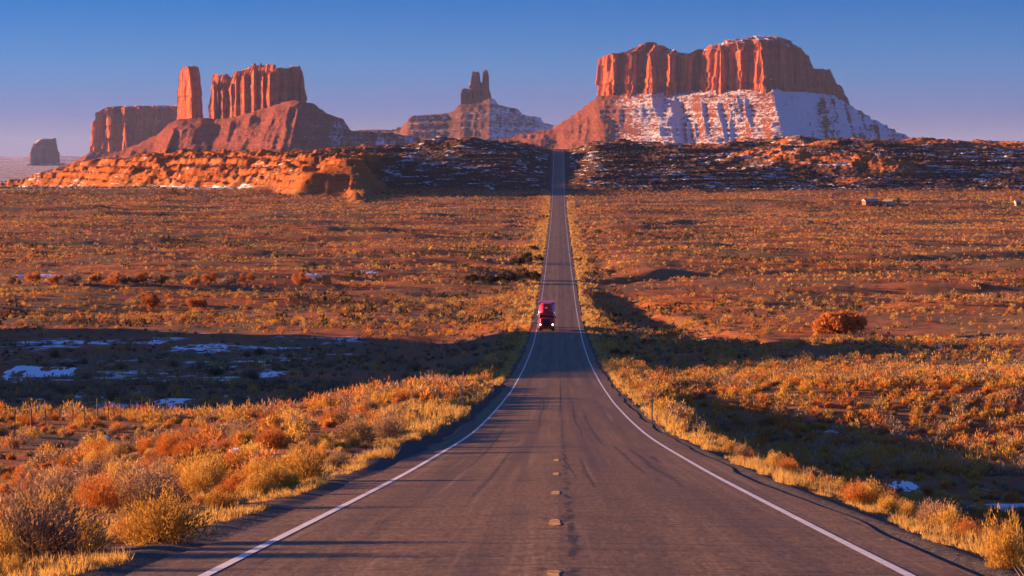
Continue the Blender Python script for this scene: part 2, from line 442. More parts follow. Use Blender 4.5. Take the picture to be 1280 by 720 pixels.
def mat_rock(name, c_lo, c_mid, c_hi, cap=0.0, snow=0.55, streak=0.8):
    b = NB(name); p = b.pos()
    g = b.n("ShaderNodeNewGeometry"); nz = b.n("ShaderNodeSeparateXYZ"); b.l(g.outputs['True Normal'], nz.inputs[0])
    flute = b.noise(b.mapv(p, (0.045, 0.045, 0.0045)), 1.0, 6, .62)
    fl2 = b.noise(b.mapv(p, (0.14, 0.14, 0.016)), 1.0, 5, .6)
    band = b.noise(b.mapv(p, (0.003, 0.003, 0.06)), 1.0, 5, .65)
    c = b.ramp(b.math('ADD', b.math('MULTIPLY', flute, .6), b.math('MULTIPLY', band, .4)), [(0.32, c_lo), (0.5, c_mid), (0.68, c_hi)])
    c = b.mix(b.math('MULTIPLY', b.ss(fl2, .52, .70), streak), c, tuple(x * .38 for x in c_lo))
    sn = b.noise(b.mapv(p, (0.02, 0.02, 0.03)), 1.0, 5, .65)
    s_ = b.ss(b.math('ADD', nz.outputs[2], b.math('MULTIPLY', b.math('SUBTRACT', sn, .5), .9)), snow, snow + .14)
    c = b.mix(s_, c, (0.80, 0.81, 0.85))
    h = b.math('ADD', b.math('MULTIPLY', flute, 22.0), b.math('ADD', b.math('MULTIPLY', fl2, 12.0), b.math('MULTIPLY', band, 8.0)))
    return b.pbsdf(c, 0.95, 0.1, b.bump(h, 1.0, 1.0))

def mat_talus(name, c_lo, c_hi, s_bias, nxw=0.33, sc=1.0):
    b = NB(name); p = b.pos()
    g = b.n("ShaderNodeNewGeometry"); nz = b.n("ShaderNodeSeparateXYZ"); b.l(g.outputs['Normal'], nz.inputs[0])
    a1 = b.noise(b.mapv(p, (0.02 * sc, 0.02 * sc, 0.06 * sc)), 1.0, 6, .65)
    a2 = b.noise(b.mapv(p, (0.09, 0.09, 0.20)), 1.0, 5, .7)
    st = b.noise(b.mapv(p, (0.004, 0.004, 0.09)), 1.0, 5, .6)
    c = b.ramp(b.math('ADD', b.math('MULTIPLY', a1, .5), b.math('MULTIPLY', st, .5)), [(0.35, c_lo), (0.65, c_hi)])
    c = b.mix(b.math('MULTIPLY', b.ss(a2, .55, .75), .6), c, tuple(x * .35 for x in c_lo))
    bias = b.attr("snow").outputs['Fac']
    sm = b.math('ADD', b.math('ADD', b.math('MULTIPLY', a1, .50), b.math('ADD', b.math('MULTIPLY', a2, 1.05), b.math('MULTIPLY', st, .30))), b.math('ADD', b.math('MULTIPLY', nz.outputs[0], nxw), bias))
    s_ = b.ss(sm, 1.04 - s_bias, 1.18 - s_bias)
    c = b.mix(s_, c, (0.80, 0.81, 0.86))
    return b.pbsdf(c, 0.95, 0.1, b.bump(b.math('ADD', b.math('MULTIPLY', a2, 16.0), b.math('MULTIPLY', a1, 14.0)), 0.9, 1.0))

def mat_leaf(name, stops, transl=0.35):
    b = NB(name); tint = b.attr("tint").outputs['Fac']
    oi = b.n("ShaderNodeObjectInfo").outputs['Random']
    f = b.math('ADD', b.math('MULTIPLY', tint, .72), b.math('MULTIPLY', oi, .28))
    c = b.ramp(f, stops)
    d = b.n("ShaderNodeBsdfDiffuse"); t = b.n("ShaderNodeBsdfTranslucent"); m = b.n("ShaderNodeMixShader")
    b.l(c, d.inputs[0]); b.l(c, t.inputs[0]); m.inputs[0].default_value = transl
    b.l(d.outputs[0], m.inputs[1]); b.l(t.outputs[0], m.inputs[2]); b.l(m.outputs[0], b.out.inputs[0])
    return b.m

M = {}
M['ground'] = mat_ground()
M['asphalt'] = mat_asphalt()
M['white_line'] = mat_paint("worn_white_paint", (0.80, 0.78, 0.76), .30, .40)
M['yellow_line'] = mat_paint("worn_yellow_paint", (0.82, 0.44, 0.05), .40, .53)
M['rock_red'] = mat_rock("red_sandstone", (0.24, 0.050, 0.022), (0.47, 0.118, 0.044), (0.60, 0.180, 0.066), snow=0.84, streak=.6)
M['rock_dark'] = mat_rock("shaded_sandstone", (0.10, 0.030, 0.022), (0.20, 0.060, 0.040), (0.28, 0.095, 0.055), snow=0.62)  # darker copy of the red sandstone, shade put into the colour
M['talus_red'] = mat_talus("red_scree", (0.20, 0.052, 0.030), (0.38, 0.105, 0.055), -0.12)
M['talus_snow'] = mat_talus("snowy_scree", (0.19, 0.055, 0.034), (0.36, 0.11, 0.060), 0.16)
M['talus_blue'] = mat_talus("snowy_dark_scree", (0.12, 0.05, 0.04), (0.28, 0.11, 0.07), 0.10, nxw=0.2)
M['snow'] = simple("old_snow", (0.80, 0.82, 0.87), 0.8, 0.2, .06, 3.0)
M['gold'] = mat_leaf("golden_rabbitbrush", [(0.0, (0.14, 0.07, 0.022)), (0.35, (0.40, 0.22, 0.045)), (0.7, (0.64, 0.39, 0.085)), (1.0, (0.76, 0.54, 0.17))], .25)
M['sage'] = mat_leaf("grey_sagebrush", [(0.0, (0.060, 0.048, 0.028)), (0.4, (0.15, 0.118, 0.066)), (0.75, (0.44, 0.29, 0.17)), (1.0, (0.62, 0.43, 0.27))], .15)
M['rust'] = mat_leaf("rusty_brush", [(0.0, (0.13, 0.045, 0.018)), (0.4, (0.40, 0.14, 0.038)), (0.75, (0.58, 0.23, 0.055)), (1.0, (0.66, 0.34, 0.11))], .3)
M['grass'] = mat_leaf("dry_grass_blades", [(0.0, (0.32, 0.19, 0.06)), (0.5, (0.58, 0.36, 0.10)), (1.0, (0.70, 0.50, 0.20))], .45)
M['juniper'] = mat_leaf("dark_evergreen", [(0.0, (0.035, 0.028, 0.016)), (0.5, (0.085, 0.068, 0.034)), (1.0, (0.16, 0.11, 0.055))], .15)
M['bark'] = simple("grey_bark", (0.14, 0.10, 0.07), .9, .1, .35, 20)

# ------------------------------------------------------------------ ground sheet
def hill_detail(X, Y, Z, m, sc):
    ax = np.abs(X); w_ = sstep(6, 14, ax) * sstep(1722, 1735, Y) * sstep(2415, 2400, Y)
    q = ((X - MA[0]) * _mn[0] + (Y - MA[1]) * _mn[1]); s_ = (X - MA[0]) * _md[0] + (Y - MA[1]) * _md[1]
    gul = np.abs(2 * fbm2(s_ / 26.0 + q / 60.0, q / 90.0, 221, 3) - 1)                  # gullies running down the badland front
    gul2 = np.abs(2 * fbm2(s_ / 7.0 + q / 40.0, q / 18.0, 222, 3) - 1)
    mm = sstep(.02, .15, m) * sstep(1.0, .9, m)
    d = mm * (-2.6 * (1 - sstep(0, .30, gul)) - 1.1 * (1 - sstep(0, .35, gul2)))
    k3 = (Z + .3 * d) / 1.9 + .8 * fbm2(X / 40, Y / 40, 223, 2); f3 = k3 - np.floor(k3)
    led = ((np.floor(k3) + sstep(0, .22, f3)) - k3) * 1.9                      # thin resistant beds
    amt = np.maximum(mm, sc * .8) * sstep(.35, .55, fbm2(X / 30, Y / 30, 224, 2) + .15)
    d = d + led * amt * .8
    rub = (np.abs(2 * fbm2(X / 3.2, Y / 3.2, 225, 3) - 1) - .4) * 1.5 + (vn2(X / 1.1, Y / 1.1, 226) - .5) * .7
    d = d + rub * np.maximum((m > .02) * .6, sc * .9)
    return d * w_

def build_ground():
    uf = np.arange(-0.215, 0.2151, 0.0011)
    uo = np.array([0.225, 0.24, 0.26, 0.285, 0.315, 0.35, 0.40, 0.46, 0.54, 0.65, 0.8, 1.0, 1.3, 1.8, 2.6])
    ul = np.arange(-0.9, -0.2151, 0.012)
    u = np.concatenate([-uo[::-1][:5], ul, uf, uo])
    u = np.unique(np.round(u, 6))
    Y = np.concatenate([np.arange(-120, 14, 3.0), np.arange(14, 120, .5), np.arange(120, 500, 1.5), np.arange(500, 1700, 4.0),
                        np.arange(1700, 2420, 2.2), np.arange(2420, 4000, 16.0), np.geomspace(4000, 46000, 70)])
    Sx = np.sqrt(Y ** 2 + 60.0 ** 2)
    X = Sx[:, None] * u[None, :]; YY = np.repeat(Y[:, None], len(u), 1)
    ground_sheet("ground", X, YY, False)
    # the badland ridge and the ledgy slope, finer
    uf = np.arange(-0.2125, 0.1785, 0.00042); Y = np.arange(1716, 2418, .85)
    X = np.sqrt(Y ** 2 + 3600.0)[:, None] * uf[None, :]
    ground_sheet("hills", X, np.repeat(Y[:, None], len(uf), 1), True)

def ground_sheet(name, X, YY, fine):
    Z, m, mc, sc = terrain(X, YY, True)
    if fine: Z = Z + hill_detail(X, YY, Z, m, sc) + .04
    else:
        uu = X / np.sqrt(YY ** 2 + 3600.0)
        Z = Z - np.where((YY > 1724) & (YY < 2408) & (uu > -.2105) & (uu < .1765), 6.0, 0)
    V = np.stack([X, YY, Z], -1).reshape(-1, 3)
    ax = np.abs(X)
    # masks: R snow propensity, G orange badland plus sunlit tone of the knolls, B gravel shoulder, A dark ledges
    near = np.full(X.shape, -0.12)
    near = near + 0.50 * sstep(-10, -40, X) * sstep(140, 260, YY) * sstep(520, 460, YY)
    near = near + 0.44 * sstep(7, 12, X) * sstep(90, 110, YY) * sstep(200, 175, YY)
    near = near - 0.25 * (1 - sstep(6, 14, ax))
    near = near + 0.02 * sstep(1500, 1680, YY)
    snow = near * (1 - sc) + sc * (0.36 + 0.16 * (fbm2(X / 60, YY / 80, 61, 3) - .5))
    farw = sstep(1690, 1800, YY) * (1 - sc)
    snow = snow * (1 - farw) + farw * 0.50
    fl = sstep(2600, 3300, YY); snow = snow * (1 - fl) + 0.48 * fl
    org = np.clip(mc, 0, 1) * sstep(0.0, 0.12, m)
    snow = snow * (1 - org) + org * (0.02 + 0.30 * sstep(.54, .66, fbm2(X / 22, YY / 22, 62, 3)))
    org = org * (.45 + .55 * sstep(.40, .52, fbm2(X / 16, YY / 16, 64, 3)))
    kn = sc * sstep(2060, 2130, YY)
    org = np.maximum(org, kn * 0.7 * sstep(.4, .6, fbm2(X / 50, YY / 60, 41, 3)))  # sunlit orange of the rim painted into the colour
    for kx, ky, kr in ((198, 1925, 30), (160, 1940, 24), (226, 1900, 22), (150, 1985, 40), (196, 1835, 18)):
        org = np.maximum(org, .9 * np.exp(-(((X - kx) / kr) ** 2 + ((YY - ky) / kr) ** 2) ** 2))  # sunlit orange of the knolls painted into the colour
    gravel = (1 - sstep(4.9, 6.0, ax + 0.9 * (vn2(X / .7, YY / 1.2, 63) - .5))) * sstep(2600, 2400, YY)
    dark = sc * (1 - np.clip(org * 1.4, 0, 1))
    snow = snow - 0.25 * (1 - sstep(5, 9, ax)) * sc
    mask = np.stack([snow, org, gravel, dark], -1).reshape(-1, 4)
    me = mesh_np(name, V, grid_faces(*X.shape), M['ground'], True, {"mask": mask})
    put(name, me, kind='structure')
build_ground()

# ------------------------------------------------------------------ road
RX = lambda Y: np.zeros_like(np.asarray(Y, float))
def build_road():
    Y = np.concatenate([np.arange(-60, 150, 1.0), np.arange(150, 2300, 2.5)])
    cols = np.array([-4.45, -4.28, -3.5, -1.8, 0, 1.8, 3.5, 4.28, 4.45])
    X = np.repeat(cols[None, :], len(Y), 0)
    jit = (vn2(Y / 6, Y * 0, 71) - .5) * .30
    jit2 = (vn2(Y / 6, Y * 0, 72) - .5) * .30
    X[:, 0] += jit; X[:, 1] += jit; X[:, -1] += jit2; X[:, -2] += jit2
    Z = road_z(Y)[:, None] - 0.018 * np.abs(cols)[None, :]
    Z[:, 0] -= .25; Z[:, -1] -= .25
    V = np.stack([X, np.repeat(Y[:, None], len(cols), 1), Z], -1).reshape(-1, 3)
    road = put("road", mesh_np("road", V, grid_faces(len(Y), len(cols)), M['asphalt'], False), kind='structure')
    for sgn in (-1, 1):
        c = sgn * 3.5
        wob = (vn2(Y / 30, Y * 0, 73 + sgn) - .5) * .06
        Xl = np.stack([c - .058 + wob, c + .058 + wob], -1)
        Zl = road_z(Y)[:, None] - 0.018 * np.abs(Xl) + .006
        V = np.stack([Xl, np.repeat(Y[:, None], 2, 1), Zl], -1).reshape(-1, 3)
        put("edge_line", mesh_np("edge_line", V, grid_faces(len(Y), 2), M['white_line'], True), road)
    rng = np.random.default_rng(5)
    for k in range(5):
        y0 = 25.6 + 12.0 * k
        ln = 2.0 + .6 * rng.random()
        yy = np.arange(y0, y0 + ln + .01, .25)
        hw = .07 * np.ones(len(yy)); hw[0] = .045; hw[-1] = .04
        hw = hw + (rng.random(len(yy)) - .5) * .03
        Xl = np.stack([-0.05 - hw, -0.05 + hw], -1)
        Zl = road_z(yy)[:, None] - 0.018 * np.abs(Xl) + .006
        V = np.stack([Xl, np.repeat(yy[:, None], 2, 1), Zl], -1).reshape(-1, 3)
        put("centre_dash", mesh_np("centre_dash", V, grid_faces(len(yy), 2), M['yellow_line'], True), road)
    # tar repairs: long dark smears in the right-hand lane and blots by the seam
    b = NB("tar_repair"); p = b.pos()
    f = b.noise(p, 5.0, 4, .7)
    tar = b.pbsdf(b.mix(b.ss(f, .35, .7), (0.040, 0.036, 0.036), (0.09, 0.078, 0.07)), .65, .35)
    f2 = b.noise(b.mapv(p, (1, .35, 1)), 4.0, 5, .7); fa = b.attr("fall").outputs['Fac']
    al = b.math('MULTIPLY', b.ss(b.math('ADD', fa, b.math('MULTIPLY', b.math('SUBTRACT', f2, .5), 1.6)), .25, 1.0), .5)
    tar.node_tree.nodes['Principled BSDF'].inputs['Alpha'].default_value = 1
    b.l(al, [n_ for n_ in tar.node_tree.nodes if n_.type == 'BSDF_PRINCIPLED'][0].inputs['Alpha'])
    def smear(x0, y0, x1, y1, wd):
        n_ = max(8, int(abs(y1 - y0) / .4)); t = np.linspace(0, 1, n_)
        yy = y0 + (y1 - y0) * t; xx = x0 + (x1 - x0) * t + (vn2(t * 5, t * 0, int(y0 * 7)) - .5) * .12
        cc = np.linspace(-1, 1, 7)
        Xl = xx[:, None] + cc[None, :] * wd * 1.7
        Zl = road_z(yy)[:, None] - 0.018 * np.abs(Xl) + .003
        fall = (1 - np.abs(cc))[None, :] * (np.sin(np.pi * t) ** .6)[:, None]
        V = np.stack([Xl, np.repeat(yy[:, None], 7, 1), Zl], -1).reshape(-1, 3)
        me_ = mesh_np("tar_smear", V, grid_faces(n_, 7), tar, True, {"fall": fall.reshape(-1)})
        put("tar_smear", me_, road); return
        put("tar_smear", mesh_np("tar_smear", V, grid_faces(n_, 2), tar, True), road)
    for a_ in ((.09, 86, .36, 56, .05), (.48, 84, .76, 50, .06), (1.78, 100, 1.95, 58, .07), (2.2, 96, 2.46, 52, .10), (2.62, 82, 2.68, 73, .12), (1.3, 170, 1.5, 84, .09),
               (.8, 190, .9, 100, .08), (-1.4, 90, -1.5, 40, .07), (-2.3, 130, -2.2, 60, .08), (.12, 26.0, .14, 28.4, .07), (.10, 38.0, .12, 42, .07), (.16, 30, .2, 36, .06),
               (.12, 235, .12, 150, .06), (-.9, 200, -.9, 110, .07), (-.22, 27.6, -.2, 28.6, .07), (-.22, 39.4, -.2, 40.6, .06)):
        smear(*a_)
build_road()

# ------------------------------------------------------------------ buttes
def prof(pts):
    xs = np.array([p[0] for p in pts], float); ys = np.array([p[1] for p in pts], float)
    return lambda x: np.interp(x, xs, ys)

def cliff_part(name, parent, org, d, poly, y_base, rim, crest, mat, seed, step=None, flute=(9, 6, 4), batter=.05, levels=46, crack=8.0):
    """rock wall: plan outline (photo column, depth in metres), rim and crest rows, fluted and cracked."""
    k = d / F
    step = step or 1.6 * k
    P = np.array([((px - U0) / F * (d + v), d + v) for px, v in poly])
    # resample the closed outline, round its corners a little
    Q = []
    n = len(P)
    for i in range(n):
        a_, b_ = P[i], P[(i + 1) % n]
        m = max(2, int(np.linalg.norm(b_ - a_) / step))
        for j in range(m): Q.append(a_ + (b_ - a_) * j / m)
    Q = np.array(Q); n = len(Q)
    for _ in range(1): Q = (np.roll(Q, 1, 0) + 2 * Q + np.roll(Q, -1, 0)) / 4
    tan = np.roll(Q, -1, 0) - np.roll(Q, 1, 0); tan /= np.linalg.norm(tan, axis=1)[:, None] + 1e-9
    area = 0.5 * np.sum(Q[:, 0] * np.roll(Q[:, 1], -1) - np.roll(Q[:, 0], -1) * Q[:, 1])
    nrm = np.stack([tan[:, 1], -tan[:, 0]], -1) * (1 if area > 0 else -1)
    c = Q.mean(0)
    fpx = lambda X, Y: X / Y * F + U0
    zf = lambda y, dd: EYE + (V0 - y) / F * dd
    lam = k * np.array([26, 11, 4.5])
    seglen = np.linalg.norm(np.roll(Q, -1, 0) - Q, axis=1); arc = np.concatenate([[0], np.cumsum(seglen)[:-1]])
    arcw = arc + (vn2(arc / lam[1], arc * 0, seed + 21) - .5) * lam[1] * 1.2
    def blocks(z, wid, hgt, sd):
        a_ = arcw / wid; ia = np.floor(a_); fa = a_ - ia
        zz = z / hgt + _hash(ia, ia * 0, ia * 0, sd) * 5
        iz = np.floor(zz); fz = zz - iz
        o_ = (_hash(ia, iz, ia * 0, sd + 1) - .5)
        gap = np.clip((.16 - np.minimum(fa, 1 - fa)) / .16, 0, 1) * (.4 + .9 * _hash(ia, ia * 0 + 7, ia * 0, sd + 2))
        return o_, gap
    def disp(q, z):
        x_, y_ = q[:, 0], q[:, 1]
        o = flute[0] * (fbm2(x_ / lam[0], y_ / lam[0], seed, 2) - .5) * 2
        r = 1 - np.abs(2 * vn3(x_ / lam[1], y_ / lam[1], z / (lam[1] * 9), seed + 3) - 1)
        o = o + flute[1] * (0.6 - r)
        o = o + flute[2] * (vn3(x_ / lam[2], y_ / lam[2], z / (lam[2] * 5), seed + 5) - .5)
        cr = vn3(x_ / (lam[1] * .8), y_ / (lam[1] * .8), z / (lam[1] * 14), seed + 7)
        o = o - crack * np.clip((cr - .68) / .12, 0, 1)
        for wid, hgt, am, sd in ((lam[0] * .55, 42 * k, 1.0, 1), (lam[1] * .62, 19 * k, .62, 2)):
            o_, gap = blocks(z, wid, hgt, seed + 30 * sd)
            o = o + flute[1] * am * .75 * o_ - flute[1] * am * .55 * gap
        return o * k / 2.0
    px0 = fpx(Q[:, 0], Q[:, 1])
    rim_p, crest_p = prof(rim), prof(crest)
    ztop = zf(rim_p(px0), d) + (vn2(Q[:, 0] / lam[2], Q[:, 1] / lam[2], seed + 9) - .5) * 3.0 * k
    zb = zf(prof(y_base)(px0), d) - 14 * k
    rows = []
    for L in range(levels):
        t = L / (levels - 1)
        z = zb + (ztop - zb) * t
        zq = np.floor((z + 3 * k * vn2(arc / lam[0], arc * 0, seed + 12)) / (6.5 * k))
        band = (_hash(zq, zq * 0, zq * 0, seed + 11) - .5) * 1.9 * k * (.35 if levels < 28 else 1)
        off = disp(Q, z) - batter * (z - zb) + band
        off = off - 2.0 * k * max(0, t - .93) / .07
        rows.append(np.column_stack([Q + nrm * off[:, None], z]))
    topq = rows[-1][:, :2].copy(); ztp = rows[-1][:, 2]
    for s_ in np.concatenate([np.linspace(.985, .5, 44), np.linspace(.48, .02, 22)]):
        q = c + (topq - c) * s_
        px = fpx(q[:, 0], q[:, 1])
        w_ = min(1.0, (1 - s_) / .12)
        zz = zf(crest_p(px), d)
        z = ztp * (1 - w_) + zz * w_ + (vn2(q[:, 0] / lam[2], q[:, 1] / lam[2], seed + 13) - .5) * 2.0 * k
        rows.append(np.column_stack([q, z]))
    V = np.concatenate(rows) - np.array([org])
    me = mesh_np(name, V, grid_faces(len(rows), n, True)[:, ::(1 if area > 0 else -1)], mat, False)
    return put(name, me, parent)

def talus_part(name, parent, org, d, crest, vfront, vback, mat, seed, slope=.55, snow=None, du=1.6, z_low=-40.0, rid=10.0, depth=420, ledge=0.0):
    k = d / F
    x0, x1 = crest[0][0], crest[-1][0]
    px = np.arange(x0, x1 + .01, du)
    zc = EYE + (V0 - prof(crest)(px)) / F * d
    vf = prof(vfront)(px); vb = prof(vback)(px)
    ts = np.concatenate([np.linspace(0, depth, 80) ** 1.0])
    front = -ts[::-1]; back = np.linspace(0, depth, 24)[1:]
    core = np.linspace(0, 1, 6)[1:]
    rows = []
    X0 = (px - U0) * k
    gul = lambda q, kk: (1 - np.abs(2 * vn2(X0 / (kk * k) + q * 0.0016 * 0, q / 260.0 + 0 * X0, seed) - 1))
    def zr(dist, vv):
        prf = zc - slope * dist * (1 - .28 * np.clip(dist / depth, 0, 1))
        g1 = gul(dist, 26) - .5; g2 = (1 - np.abs(2 * vn2(X0 / (10 * k), dist / 120 + 0 * X0, seed + 2) - 1)) - .5
        fall = np.clip(dist / 60.0, 0, 1) * np.clip((depth - dist) / 160, .15, 1)
        prf = prf + (rid * 1.5 * g1 + rid * .6 * g2) * fall * k / 2
        prf = prf + (vn2(X0 / (3.2 * k), (vv + 0 * X0) / 9, seed + 4) - .5) * 1.8 * k
        if ledge:
            st = ledge; q_ = prf / st + .5 * vn2(X0 / (40 * k), X0 * 0, seed + 6); fr = q_ - np.floor(q_)
            prf = .45 * prf + .55 * (np.floor(q_) + sstep(0, .3, fr) - .5 * vn2(X0 / (40 * k), X0 * 0, seed + 6)) * st
        return np.maximum(prf, z_low)
    for v in front:
        Yv = d + vf + v
        rows.append(np.column_stack([(px - U0) / F * d + 0 * v, Yv, zr(-v, v)]))
    for t in core:
        Yv = d + vf + (vb - vf) * t
        rows.append(np.column_stack([(px - U0) / F * d, Yv, zr(0 * X0, t * 50)]))
    for v in back:
        rows.append(np.column_stack([(px - U0) / F * d, d + vb + v, zr(v, v)]))
    V = np.concatenate(rows) - np.array([org])
    sn = np.zeros(len(V)) if snow is None else np.tile(prof(snow)(px), len(rows))
    me = mesh_np(name, V, grid_faces(len(rows), len(px)), mat, True, {"snow": sn})
    return put(name, me, parent)

def butte(name, px, d, label, cat="butte"):
    org = ((px - U0) / F * d, d, -28.0)
    o = put(name, None, None, org, label=label, cat=cat)
    return o, org

# --- large twin-topped butte on the right
D = 7000
b_, og = butte("sandstone_butte", 905, D, "broad red butte with two flat tops above snowy scree, right of the road")
rim = [(745, 74), (750, 69), (768, 66), (785, 65.5), (800, 67), (835, 69), (846, 71), (862, 73), (866, 70), (872, 67), (884, 65), (888, 62), (905, 60), (909, 57), (935, 56), (940, 54), (976, 54), (985, 57), (988, 60), (1000, 64), (1004, 70), (1010, 74), (1012, 84), (1018, 87), (1030, 87), (1037, 86), (1039, 91), (1043, 95), (1046, 104), (1052, 106), (1058, 122)]
crs = [(745, 74), (750, 68), (768, 65), (785, 64), (787, 60), (796, 59), (798, 55.5), (805, 55), (806, 52.5), (818, 52.5), (820, 56), (830, 57), (832, 61), (843, 62), (846, 66), (862, 67.5), (867, 67), (869, 63), (882, 61), (885, 57.5), (903, 56), (905, 51.5), (938, 50.5), (940, 48.5), (976, 48.5), (978, 51), (987, 52), (989, 56), (1000, 60), (1003, 66), (1010, 70), (1012, 83), (1018, 86), (1030, 86), (1036, 85), (1038, 90), (1043, 94), (1046, 103), (1052, 104), (1058, 120)]
cliff_part("cliff", b_, og, D, [(747, 200), (751, 130), (768, 60), (772, 84), (790, 28), (796, 50), (815, 0), (820, 26), (840, -26), (846, 8), (862, -30), (867, 2), (880, -42), (900, -95), (906, -84), (925, -135), (931, -120), (956, -200), (962, -160), (978, -168), (988, -110), (1015, -10), (1040, 60), (1058, 150), (1050, 380), (900, 460), (780, 400)],
           [(740, 122), (1060, 124)], rim, crs, M['rock_red'], 101, flute=(8, 12, 8), crack=15)
talus_part("scree_slope", b_, og, D, [(560, 184), (640, 172), (690, 161), (720, 142), (748, 121), (800, 116), (1000, 116), (1045, 120), (1058, 126), (1095, 148), (1135, 169), (1200, 186)],
           [(560, 150), (748, 90), (865, -20), (958, -200), (1058, 120), (1200, 140)], [(560, 300), (748, 300), (1058, 400), (1200, 400)], M['talus_snow'], 111, slope=.50, depth=640,
           snow=[(560, -.06), (690, -.10), (755, -.10), (785, .10), (830, .15), (870, .13), (960, .11), (1005, .05), (1020, -.085), (1200, -.05)], rid=14, ledge=12)

# --- castle-like butte and slender tower on the left, one scree apron
D = 6500
b_, og = butte("castle_butte", 300, D, "orange spired butte with a separate slender tower, left of the road")
crs = [(259, 150), (261, 138), (263, 96), (266, 91), (270.5, 92), (272.5, 108), (274.5, 112), (276, 94), (279, 92.5), (281.5, 96), (283, 122), (285, 120), (286, 99), (291, 97), (292, 90), (297, 89), (299, 95), (303, 88), (312, 85), (316, 82), (318, 78.5), (320.5, 82), (323, 87), (326, 84), (334, 82), (341, 83), (345, 88), (350, 87), (360, 87), (362.5, 94), (364.5, 85), (370, 83), (371.5, 88), (374, 83), (379, 83), (382, 105), (385, 128)]
yb_c = [(255, 158), (300, 154), (350, 140), (384, 130)]
cliff_part("cliff", b_, og, D, [(260.5, 75), (272, 35), (284, 10), (300, -25), (318, -60), (345, -100), (362, -62), (381, -12), (384, 60), (365, 120), (310, 130), (264, 120)],
           yb_c, crs, crs, M['rock_red'], 121, step=.75 * D / F, flute=(4, 7, 5), batter=.025, crack=12, levels=36)
for x0, x1, yt, v, sd in ((263, 272, 101, 22, 1), (275.5, 281.5, 106, 8, 2), (286, 292, 104, -5, 3), (292, 298, 95, -18, 4), (300, 311, 94, -40, 5), (313, 322, 88, -62, 6), (325, 331, 96, -82, 7), (333, 341, 90, -98, 8), (351, 359, 98, -92, 9), (364, 370, 92, -58, 10), (373, 379, 91, -36, 11)):
    wm = (x1 - x0)
    cliff_part("rock_pillar", b_, og, D, [(x0, v + 10), (x0 + wm * .45, v - wm * .9), (x1, v - 2), (x1 + .4, v + wm * 1.8), (x0 + wm * .4, v + wm * 2.4)],
               yb_c, [(x0 - 2, yt + 5), (x0 + wm * .3, yt + 1), (x1 - wm * .2, yt + 1), (x1 + 2, yt + 6)], [(x0, yt + 2), (x0 + wm * .5, yt), (x1, yt + 2)],
               M['rock_red'], 130 + sd, step=.9 * D / F, flute=(1.2, 1.6, 1.4), batter=.012, crack=2.0, levels=30)
cliff_part("tower", b_, og, D, [(220, 250), (228, 212), (239.5, 166), (255, 214), (249, 290), (230, 300)], [(215, 150), (256, 150)],
           [(218, 90), (222, 82), (228, 80), (247, 79.5), (252, 81), (256, 86)], [(218, 84), (224, 80), (250, 79.5), (256, 84)], M['rock_red'], 151, step=1.0 * D / F, flute=(2, 3, 2.5), batter=.03, crack=4, levels=36)
talus_part("scree_slope", b_, og, D, [(40, 216), (90, 204), (130, 194), (170, 180), (195, 168), (208, 156), (220, 149), (256, 147), (268, 150), (300, 146), (350, 132), (372, 127), (384, 128), (398, 139), (415, 146), (421, 147), (426, 156), (432, 163), (455, 165), (490, 167), (520, 172)],
           [(40, 70), (220, 10), (262, -10), (345, -105), (390, -160), (430, -60), (520, 0)], [(40, 320), (256, 320), (300, 200), (384, 200), (520, 200)], M['talus_red'], 161, slope=.46, depth=600,
           snow=[(40, -.16), (330, -.16), (385, -.16), (420, -.12), (436, .10), (520, .16)], rid=13, ledge=0)

# --- dark spired butte in the middle distance
D = 9000
b_, og = butte("spired_butte", 595, D, "dark twin-spired butte on a wide snowy pedestal, beyond the left road edge")
yb = [(560, 137), (660, 137)]
for poly, top, sd in (([(575.5, 0), (593, -2), (594, 60), (577, 60)], [(573, 116), (577, 112), (590, 111.5), (596, 113)], 1),
                      ([(585, 14), (604, 12), (605, 80), (586, 80)], [(583, 112), (587, 104), (590, 102), (605, 104)], 2),
                      ([(588.5, 2), (600.5, 1), (601.5, 60), (589.5, 60)], [(586, 96), (589, 91.5), (592, 90), (597, 89.5), (600, 92), (604, 98)], 3),
                      ([(602, 0), (611.5, -1), (612.5, 50), (603, 50)], [(600, 98), (603, 91), (606, 88), (609, 89.5), (614, 98)], 4),
                      ([(596, 5), (614.5, 3), (615.5, 60), (597, 60)], [(595, 108), (606, 109), (612, 114), (618, 124)], 5)):
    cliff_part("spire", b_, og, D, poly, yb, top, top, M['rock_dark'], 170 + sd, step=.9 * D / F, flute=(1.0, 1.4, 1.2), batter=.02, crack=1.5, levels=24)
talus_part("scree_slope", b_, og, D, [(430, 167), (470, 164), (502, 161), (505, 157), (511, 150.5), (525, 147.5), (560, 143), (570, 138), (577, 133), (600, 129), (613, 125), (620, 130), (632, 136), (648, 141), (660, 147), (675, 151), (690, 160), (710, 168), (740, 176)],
           [(430, 60), (500, 30), (512, -30), (578, -10), (613, -10), (668, -30), (740, 40)], [(430, 140), (740, 140)], M['talus_blue'], 181, slope=.66, depth=420, snow=[(430, .04), (560, -.02), (640, .0), (740, .06)], rid=5, ledge=26)

